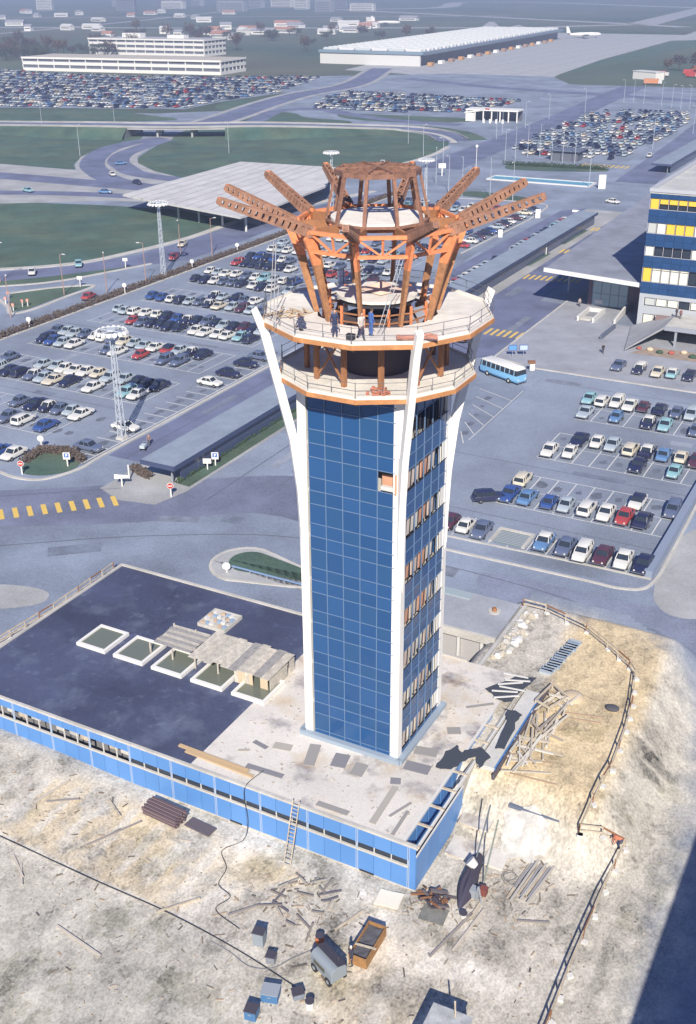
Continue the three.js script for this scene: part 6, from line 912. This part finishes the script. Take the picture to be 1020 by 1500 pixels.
// ---------------------------------------------------------------- people
function figure(pose) { // joints in metres, facing +z; one continuous surface by smooth union of tapered capsules
  const S = { stand: { hip: [0, 0.95, 0], chest: [0, 1.34, 0.01], neck: [0, 1.5, 0.02], head: [0, 1.66, 0.04], kL: [0.1, 0.5, 0.02], kR: [-0.1, 0.5, 0.03], aL: [0.12, 0.08, 0], aR: [-0.12, 0.08, -0.02], eL: [0.27, 1.13, 0.0], eR: [-0.27, 1.13, 0.0], wL: [0.25, 0.9, 0.12], wR: [-0.25, 0.9, 0.1] },
    walk: { hip: [0, 0.93, 0], chest: [0, 1.32, 0.05], neck: [0, 1.48, 0.07], head: [0, 1.64, 0.1], kL: [0.1, 0.5, 0.16], kR: [-0.1, 0.49, -0.04], aL: [0.11, 0.08, 0.24], aR: [-0.11, 0.12, -0.34], eL: [0.25, 1.12, -0.1], eR: [-0.25, 1.12, 0.14], wL: [0.24, 0.9, -0.06], wR: [-0.22, 0.95, 0.32] },
    bend: { hip: [0, 0.85, -0.18], chest: [0, 1.02, 0.2], neck: [0, 1.03, 0.36], head: [0, 1.0, 0.5], kL: [0.12, 0.46, 0.0], kR: [-0.12, 0.46, 0.02], aL: [0.13, 0.08, -0.1], aR: [-0.13, 0.08, -0.06], eL: [0.24, 0.76, 0.3], eR: [-0.24, 0.76, 0.3], wL: [0.14, 0.52, 0.38], wR: [-0.14, 0.52, 0.38] },
    crouch: { hip: [0, 0.4, -0.16], chest: [0, 0.74, 0.06], neck: [0, 0.88, 0.16], head: [0, 1.0, 0.24], kL: [0.16, 0.52, 0.22], kR: [-0.16, 0.52, 0.2], aL: [0.14, 0.08, 0.02], aR: [-0.14, 0.08, 0.0], eL: [0.27, 0.56, 0.22], eR: [-0.27, 0.56, 0.22], wL: [0.12, 0.32, 0.4], wR: [-0.12, 0.32, 0.4] } }[pose];
  const sh = s => { const c = S.chest; return [s * 0.17, c[1] + (pose === 'bend' ? 0.02 : 0.08), c[2] + (pose === 'bend' ? 0.08 : 0)]; };
  const add = (p, d) => [p[0] + d[0], p[1] + d[1], p[2] + d[2]], hp = s => add(S.hip, [s * 0.09, -0.03, 0]);
  const B = [[S.hip, S.chest, 0.135, 0.165, 1], [S.chest, S.neck, 0.13, 0.07, 1], [S.neck, S.head, 0.055, 0.095, 2], [S.head, add(S.head, [0, 0.05, -0.01]), 0.095, 0.09, 3], [S.head, add(S.head, [0, -0.015, 0.1]), 0.05, 0.018, 2], [sh(1), sh(-1), 0.085, 0.085, 1]];
  for (const [s, k, a, e, w] of [[1, 'kL', 'aL', 'eL', 'wL'], [-1, 'kR', 'aR', 'eR', 'wR']]) { B.push([hp(s), S[k], 0.098, 0.066, 0], [S[k], S[a], 0.064, 0.045, 0], [add(S[a], [0, -0.03, -0.05]), add(S[a], [0, -0.045, 0.15]), 0.045, 0.038, 4], [sh(s), S[e], 0.062, 0.048, 1], [S[e], S[w], 0.046, 0.034, 1]); const f = add(S[w], [0, -0.07, 0.03]); B.push([S[w], f, 0.034, 0.036, 2]); for (let i = 0; i < 4; i++) B.push([f, add(f, [(i - 1.5) * 0.018, -0.075 + Math.abs(i - 1.2) * 0.008, 0.012 + 0.01 * i]), 0.012, 0.009, 2]); B.push([S[w], add(f, [-s * 0.04, -0.02, 0.04]), 0.014, 0.01, 2]); }
  const N = 84, half = 1.0, mc = new MarchingCubes(N, new THREE.MeshBasicMaterial(), false, false, 60000); mc.isolation = 0;
  const capd = (p, [a, b, r0, r1]) => { const ba = [b[0] - a[0], b[1] - a[1], b[2] - a[2]], pa = [p[0] - a[0], p[1] - a[1], p[2] - a[2]], q = ba[0] * ba[0] + ba[1] * ba[1] + ba[2] * ba[2], t = Math.min(1, Math.max(0, (pa[0] * ba[0] + pa[1] * ba[1] + pa[2] * ba[2]) / q)); return Math.hypot(pa[0] - ba[0] * t, pa[1] - ba[1] * t, pa[2] - ba[2] * t) - (r0 + (r1 - r0) * t); };
  for (let z = 0; z < N; z++) for (let y = 0; y < N; y++) for (let x = 0; x < N; x++) {
    const p = [(x - N / 2) / (N / 2) * half, (y - N / 2) / (N / 2) * half + 0.92, (z - N / 2) / (N / 2) * half]; let d = 9;
    if (Math.abs(p[0]) < 0.5 && Math.abs(p[2]) < 0.7) for (const b of B) { const e = capd(p, b); const k = b[2] < 0.03 ? 0.008 : 0.035, h = Math.max(k - Math.abs(d - e), 0) / k; d = Math.min(d, e) - h * h * k * 0.25; }
    mc.field[x + y * N + z * N * N] = -d;
  }
  mc.update(); const n = mc.count, pos = new Float32Array(n * 3), nor = new Float32Array(n * 3), reg = new Uint8Array(n);
  for (let i = 0; i < n; i++) { const p = [mc.positionArray[i * 3] * half, mc.positionArray[i * 3 + 1] * half + 0.92, mc.positionArray[i * 3 + 2] * half]; pos.set(p, i * 3); nor.set([mc.normalArray[i * 3], mc.normalArray[i * 3 + 1], mc.normalArray[i * 3 + 2]], i * 3); let bd = 9; for (const b of B) { const d = capd(p, b); if (d < bd) { bd = d; reg[i] = b[4]; } } if (reg[i] === 3 && p[2] > S.head[2] + 0.045) reg[i] = 2; }
  return { pos, nor, reg };
}
const figs = {};
function person(label, pose, [x, y, z], turn, top, legs, hair = [0.05, 0.035, 0.03]) {
  const f = figs[pose] ??= figure(pose), cols = [legs, top, [0.5, 0.3, 0.22], hair, [0.03, 0.025, 0.025]], c = new Float32Array(f.pos.length); f.reg.forEach((r, i) => c.set(cols[r], i * 3));
  const g = new THREE.BufferGeometry(); g.setAttribute('position', new THREE.BufferAttribute(f.pos, 3)); g.setAttribute('normal', new THREE.BufferAttribute(f.nor, 3)); g.setAttribute('color', new THREE.BufferAttribute(c, 3));
  const o = mesh(numbered('person'), g, new THREE.MeshStandardMaterial({ vertexColors: true, roughness: 0.9 }), scene); o.position.set(x, y, z); o.rotation.y = turn; o.userData = { label, category: 'person' }; return o;
}
const nv = [0.035, 0.05, 0.12], bl2 = [0.06, 0.13, 0.38];
person('worker in dark navy overalls standing at the edge of the upper tower platform', 'stand', [-3.7, 38.66, 2.6], 0.6, nv, nv);
person('worker in pale shirt and dark trousers on the upper tower platform', 'walk', [-1.95, 38.66, 2.35], 0.9, [0.55, 0.5, 0.48], [0.04, 0.04, 0.08]);
person('worker in bright blue overalls standing by the crown columns', 'stand', [-1.75, 38.66, 1.35], 2.6, bl2, bl2);
person('worker in dark clothes crouching over ropes on the upper tower platform', 'crouch', [-6.3, 38.66, 2.3], -0.8, [0.05, 0.06, 0.12], [0.06, 0.08, 0.14]);
person('worker in orange vest bending over the corner of the rail fence', 'bend', [17.2, gy(17.2, -1.9), -1.9], -1.0, [0.55, 0.2, 0.12], [0.05, 0.06, 0.12]);
person('worker with white helmet standing behind the generator', 'stand', [4.3, U, 15.9], -0.7, [0.05, 0.05, 0.08], [0.05, 0.06, 0.1], [0.8, 0.8, 0.78]);
person('pedestrian in brown jacket pushing a cart on the kerb road', 'walk', [-63.6, 0.03, -51.5], 0.3, [0.3, 0.2, 0.17], [0.1, 0.09, 0.1]);
person('pedestrian in dark coat on the forecourt paving', 'walk', [-18.6, 0.1, -121.5], 0.3, [0.03, 0.03, 0.05], [0.03, 0.03, 0.05]);
person('visitor in red-brown coat on the raised forecourt', 'stand', [-9.2, 3.5, -137.2], 0.5, [0.2, 0.08, 0.08], [0.05, 0.04, 0.06]);
person('visitor in dark suit on the raised forecourt', 'stand', [-10.1, 3.5, -137.9], 0.8, [0.04, 0.04, 0.06], [0.04, 0.04, 0.06]);
person('pedestrian in pale coat under the canopy edge', 'walk', [-31.4, 0.1, -149.2], 0.2, [0.45, 0.4, 0.38], [0.1, 0.1, 0.13]);
{ const o = thing('hand_cart', 'small pale hand cart on the kerb road before the pedestrian', 'cart', [-63.2, 0.03, -49.6], 0.3); part('tray', bx(0.7, 0.4, 1.0, 0, 0.65, 0), M(0.5, 0.58, 0.62, 0.6), o); part('handle', [bar(V(-0.3, 0.8, -0.5), V(-0.3, 1.0, -0.9), 0.04), bar(V(0.3, 0.8, -0.5), V(0.3, 1.0, -0.9), 0.04), bar(V(-0.3, 1.0, -0.9), V(0.3, 1.0, -0.9), 0.04)], mSteel, o); for (const s of [-1, 1]) { const g = new THREE.CylinderGeometry(0.25, 0.25, 0.06, 14); g.rotateZ(Math.PI / 2); g.translate(s * 0.38, 0.25, 0.1); part('wheel', g, mRubber, o); } part('leg', bar(V(0, 0.5, -0.4), V(0, 0, -0.45), 0.05), mSteel, o); }
// ---------------------------------------------------------------- far buildings, hangar, aircraft, trees
function slabBuilding(label, x0, x1, z, d, h, floors, roofM, turn = 0) {
  const o = thing('office_slab', label, 'building', [x0, 0, z], turn), L = x1 - x0; part('wall', bxs(0, L, 0, h, -d, -0.6), M(0.12, 0.13, 0.17, 0.8), o); part('roof', bxs(-0.5, L + 0.5, h, h + 0.8, -d - 0.5, 0.5), roofM, o);
  for (let f = 0; f < floors; f++) { const y0 = h / floors * f, s = h / floors; part('spandrel', bxs(0, L + 0.4, y0 + s * 0.0, y0 + s * 0.5, -0.6, 0), mWhite, o); part('side_spandrel', bxs(L, L + 0.4, y0, y0 + s * 0.5, -d, -0.6), mWhite, o); for (let x = 0; x <= L; x += L / 12) part('pier', bxs(x - 0.3, x + 0.3, y0 + s * 0.5, y0 + s, -0.5, 0.02), mWhite, o); for (let zz = 0; zz < d; zz += 6) part('side_pier', bxs(L, L + 0.42, y0 + s * 0.5, y0 + s, -zz - 1.2, -zz - 0.6), mWhite, o); }
  part('parapet', [bxs(-0.5, L + 0.5, h - 0.3, h + 1.0, 0, 0.6), bxs(L + 0.45, L + 0.9, h - 0.3, h + 1.0, -d, 0)], mWhite, o);
}
slabBuilding('long white two-storey office building with beige roof behind the distant car park', -591, -429, -594, 40, 8.5, 2, M(0.5, 0.46, 0.4, 0.9), 0.124);
slabBuilding('white three-storey office building standing behind the beige-roofed one', -676, -556, -770, 36, 12.5, 3, mGrav, 0.05);
{ const o = thing('roof_plant', 'white rooftop plant room on the three-storey office building', 'plant room', [0, 0, 0]); part('box', bxs(-652, -632, 13.3, 17, -796, -788), mWhite, o); part('box', bxs(-604, -586, 13.3, 16, -797, -790), mWhite, o); }
{ // hangar with saw-tooth roof
  const H = thing('cargo_hangar', 'vast cargo hangar with rows of pale saw-tooth roof lights beside the apron', 'hangar');
  const A0 = [-425, -745], A1 = [-338, -742], D = [-0.075, -1], L = 430, W2 = 87; const pt = (u, v, y) => V(A0[0] + (A1[0] - A0[0]) * u + D[0] * v, y, A0[1] + (A1[1] - A0[1]) * u + D[1] * v);
  part('front_wall', hexa([pt(0, 0, 0), pt(1, 0, 0), pt(1, 2, 0), pt(0, 2, 0), pt(0, 0, 8), pt(1, 0, 8), pt(1, 2, 8), pt(0, 2, 8)]), mWhite2, H); part('front_eave', hexa([pt(-0.01, -1, 8), pt(1.03, -1, 8), pt(1.03, 3, 8), pt(-0.01, 3, 8), pt(-0.01, -1, 10), pt(1.03, -1, 10), pt(1.03, 3, 10), pt(-0.01, 3, 10)]), M(0.2, 0.28, 0.36, 0.8), H);
  part('side_recess', hexa([pt(0.93, 2, 0), pt(0.96, 2, 0), pt(0.96, L, 0), pt(0.93, L, 0), pt(0.93, 2, 8), pt(0.96, 2, 8), pt(0.96, L, 8), pt(0.93, L, 8)]), M(0.2, 0.19, 0.21, 0.9), H); part('side_eave', hexa([pt(0.98, 2, 7.5), pt(1.03, 2, 7.5), pt(1.03, L, 7.5), pt(0.98, L, 7.5), pt(0.98, 2, 9.6), pt(1.03, 2, 9.6), pt(1.03, L, 9.6), pt(0.98, L, 9.6)]), M(0.2, 0.25, 0.32, 0.8), H);
  for (let v = 2; v < L - 8; v += 9) for (let k = 0; k < 6; k++) { const u0 = k / 6 + 0.005, u1 = (k + 1) / 6 - 0.015; part('roof_light', hexa([pt(u0, v, 8), pt(u1, v, 8), pt(u1, v + 9, 8), pt(u0, v + 9, 8), pt(u0, v + 5, 11.5), pt(u1, v + 5, 11.5), pt(u1, v + 9, 9.2), pt(u0, v + 9, 9.2)]), (k + v) % 2 ? mWhite2 : M(0.5, 0.54, 0.56, 0.8), H); }
  part('roof', hexa([pt(0, 2, 7), pt(1, 2, 7), pt(1, L, 7), pt(0, L, 7), pt(0, 2, 8.6), pt(1, 2, 8.6), pt(1, L, 8.6), pt(0, L, 8.6)]), M(0.3, 0.33, 0.36, 0.9), H);
  for (let i = 0; i < 16; i++) { const v = 10 + i * 24, q = pt(1.06, v, 0); const c = thing('freight_crate', ['orange freight load stacked along the hangar edge', 'white freight truck parked along the hangar edge', 'brown freight load stacked along the hangar edge'][i % 3], 'freight', [q.x, 0, q.z], 0.1, 'freight along the hangar'); part('load', bx(3.4, 2.4, 7, 0, 1.3, 0), [M(0.5, 0.28, 0.12, 0.8), mWhite, M(0.35, 0.22, 0.16, 0.8)][i % 3], c); part('base', bx(3, 0.3, 6.6, 0, 0.15, 0), mDark, c); }
}
function plane(label, x, z, turn, s = 1) {
  const o = thing('airliner', label, 'aircraft', [x, 0, z], turn); o.scale.setScalar(s); const f = new THREE.LatheGeometry([[0.02, -17], [0.5, -15.5], [1.2, -11], [1.75, -4], [1.8, 8], [1.5, 14], [0.8, 16.4], [0.02, 17]].map(([r, y]) => new THREE.Vector2(r, y)), 16); f.rotateX(Math.PI / 2); f.translate(0, 3.4, 0); part('fuselage', f, mWhite, o);
  for (const t of [-1, 1]) { part('wing', hexa([V(t * 1.2, 2.7, 4), V(t * 17, 3.6, -0.5), V(t * 17, 3.6, -2.3), V(t * 1.2, 2.7, -2), V(t * 1.2, 3.2, 3.6), V(t * 17, 3.75, -0.7), V(t * 17, 3.75, -2.2), V(t * 1.2, 3.1, -2)]), mWhite2, o); part('tailplane', hexa([V(t * 0.4, 4.2, -13.2), V(t * 5.6, 4.6, -15), V(t * 5.6, 4.6, -16.3), V(t * 0.4, 4.2, -16.4), V(t * 0.4, 4.45, -13.4), V(t * 5.6, 4.7, -15.1), V(t * 5.6, 4.7, -16.2), V(t * 0.4, 4.4, -16.3)]), mWhite2, o); for (const e of [5, 9.5]) { const g = new THREE.CylinderGeometry(0.55, 0.7, 4, 10); g.rotateX(Math.PI / 2); g.translate(t * e, 3.0, 2.2 - e * 0.2); part('engine', g, mSteel, o); } }
  part('tail_fin', hexa([V(-0.2, 4.6, -12.6), V(0.2, 4.6, -12.6), V(0.2, 4.6, -16.6), V(-0.2, 4.6, -16.6), V(-0.1, 10.2, -15.2), V(0.1, 10.2, -15.2), V(0.1, 10.2, -17.4), V(-0.1, 10.2, -17.4)]), mWhite, o);
  for (const [px, pz] of [[0, 12], [-2.4, -0.5], [2.4, -0.5]]) part('landing_gear', [cy(0.12, 0.12, 2, px, 0.4, pz, 8), bx(0.5, 0.9, 0.9, px, 0.45, pz)], mDark, o);
}
plane('white propeller airliner parked on the apron beyond the hangar', -352, -1195, 2.2, 1.15); plane('small distant white airliner taxiing on the far field', -715, -1450, 1.9, 1.2);
// trees: trunk with limbs and a crown of many small leaf faces
function treeGeo(h, r, n, s0) { seed = s0; const tr = [tube(V(0, 0, 0), V(0.1, h * 0.55, 0), 0.28, 0.16)], lf = []; const ends = []; for (let i = 0; i < 9; i++) { const a = i * 2.4, e = V(Math.cos(a) * r * rr(0.5, 0.9), h * rr(0.5, 0.95), Math.sin(a) * r * rr(0.5, 0.9)); tr.push(tube(V(0.05, h * rr(0.25, 0.5), 0), e, 0.1, 0.03, 5)); ends.push(e); } const q = new THREE.TetrahedronGeometry(0.42, 0); for (let i = 0; i < n; i++) { const e = pick(ends), g = q.clone(), s = rr(0.6, 1.5); g.scale(s, s * 0.5, s); g.rotateX(rr(0, 6)); g.rotateZ(rr(0, 6)); g.translate(e.x + (rr(-1, 1) + rr(-1, 1)) * r * 0.28, e.y + (rr(-1, 1) + rr(-1, 1)) * h * 0.13, e.z + (rr(-1, 1) + rr(-1, 1)) * r * 0.28); lf.push(g); } return [J(tr), J(lf)]; }
{
  const kindsT = [treeGeo(9, 4.5, 420, 5), treeGeo(7, 5.5, 460, 6), treeGeo(11, 4, 420, 7)], mTr = M(0.12, 0.09, 0.08, 1), cols = [[M(0.075, 0.06, 0.065, 1), 'leafless purple-brown tree in the belt behind the distant offices'], [M(0.06, 0.075, 0.055, 1), 'dull green tree in the belt behind the distant offices'], [M(0.11, 0.075, 0.055, 1), 'rusty brown tree in the belt behind the distant offices']]; const pr = [];
  seed = 99;
  const spot = []; for (let i = 0; i < 44; i++) spot.push([-800 + rr(0, 130) + i * 1.2, -640 - rr(0, 90) - i * 2]); for (let i = 0; i < 40; i++) spot.push([rr(-900, -480), rr(-1150, -860)]); for (let i = 0; i < 16; i++) spot.push([rr(-160, -60), rr(-900, -700)]);
  spot.forEach(([x, z], i) => { const k = i % 3, c = (i * 7) % 3, key = k + '-' + c; if (!pr[key]) { const o = thing('tree', cols[c][1], 'tree', [x, 0, z], rr(0, 6), 'trees in the distant belt'); mesh('trunk', kindsT[k][0], mTr, o); mesh('crown', kindsT[k][1], cols[c][0], o); pr[key] = o; o.scale.setScalar(rr(0.9, 1.4)); o.userData.group = cols[c][1]; } else { const o = dup(pr[key], [x, 0, z], rr(0, 6)); o.scale.setScalar(rr(0.8, 1.5)); } });
  // scattered distant houses and sheds
  const roofs = [[M(0.4, 0.2, 0.15, 0.9), 'red'], [M(0.6, 0.6, 0.6, 0.9), 'pale'], [M(0.3, 0.3, 0.35, 0.9), 'slate']];
  const hs = []; for (let i = 0; i < 26; i++) hs.push([rr(-1250, -640), rr(-1500, -880)]); for (let i = 0; i < 18; i++) hs.push([rr(-900, -480), rr(-1700, -1000)]); for (let i = 0; i < 16; i++) hs.push([rr(-1900, -1100), rr(-1900, -1300)]);
  for (const [x, z] of hs) { const w = rr(9, 30), d = rr(7, 12), h = rr(3, 6), [rm, rn] = pick(roofs), o = thing('house', `distant white-walled building with ${rn} pitched roof beyond the airport`, 'house', [x, 0, z], rr(-0.3, 0.6), `distant ${rn}-roofed buildings`); part('wall', bx(w, h, d, 0, h / 2, 0), mWhite, o); part('roof', hexa([V(-w / 2 - 0.4, h, d / 2 + 0.5), V(w / 2 + 0.4, h, d / 2 + 0.5), V(w / 2 + 0.4, h, -d / 2 - 0.5), V(-w / 2 - 0.4, h, -d / 2 - 0.5), V(-w / 2 - 0.4, h + d * 0.32, 0.05), V(w / 2 + 0.4, h + d * 0.32, 0.05), V(w / 2 + 0.4, h + d * 0.32, -0.05), V(-w / 2 - 0.4, h + d * 0.32, -0.05)]), rm, o); part('window_row', bx(w * 0.8, 1.1, 0.1, 0, h * 0.55, d / 2 + 0.03), mDark, o); }
  for (let i = 0; i < 14; i++) { const x = -1900 + i * 62 + rr(-20, 20), z = -2000 - rr(0, 500), h = rr(14, 30), w = rr(30, 70), o = thing('tower_block', 'pale blue-grey apartment block on the hazy skyline', 'building', [x, 0, z], rr(-0.3, 0.3), 'apartment blocks on the skyline'); part('wall', bx(w, h, 14, 0, h / 2, 0), [M(0.3, 0.32, 0.36, 0.9), mWhite2, M(0.2, 0.22, 0.27, 0.9)][i % 3], o); part('roof', bx(w + 1, 0.8, 15, 0, h + 0.4, 0), mGrav, o); for (let f = 0; f < Math.floor(h / 3.2); f++) part('window_row', bx(w * 0.92, 1.3, 0.2, 0, 1.8 + f * 3.2, 7.05), mDark, o); }
  // sheds, trucks and a red stall in the depot beyond the far car park
  for (let i = 0; i < 22; i++) { const x = -165 + rr(0, 75), z = -640 - rr(0, 260), t = i % 4, o = thing('depot_vehicle', ['white box lorry in the depot beyond the far car park', 'red lorry in the depot beyond the far car park', 'white site shed in the depot beyond the far car park', 'orange container in the depot beyond the far car park'][t], t === 2 ? 'shed' : 'lorry', [x, 0, z], rr(-0.5, 0.8), ['white lorries in the depot', 'red lorries in the depot', 'sheds in the depot', 'containers in the depot'][t]); const L = t === 2 ? rr(12, 20) : rr(6, 10); part('body', bx(L, t === 2 ? 4.5 : 2.6, t === 2 ? 8 : 2.6, 0, t === 2 ? 2.25 : 2.0, 0), [mWhite, mRed, mWhite, M(0.6, 0.25, 0.12, 0.8)][t], o); part(t === 2 ? 'roof' : 'cab', t === 2 ? bx(L + 0.6, 0.4, 8.6, 0, 4.7, 0) : bx(2.2, 2, 2.5, L / 2 + 1.15, 1.6, 0), t === 2 ? mWhite2 : mWhite2, o); if (t !== 2) part('wheels', [bx(0.9, 0.9, 2.5, L / 2 + 1, 0.45, 0), bx(0.9, 0.9, 2.5, -L / 3, 0.45, 0)], mRubber, o); }
}
renderer.render(scene, camera);
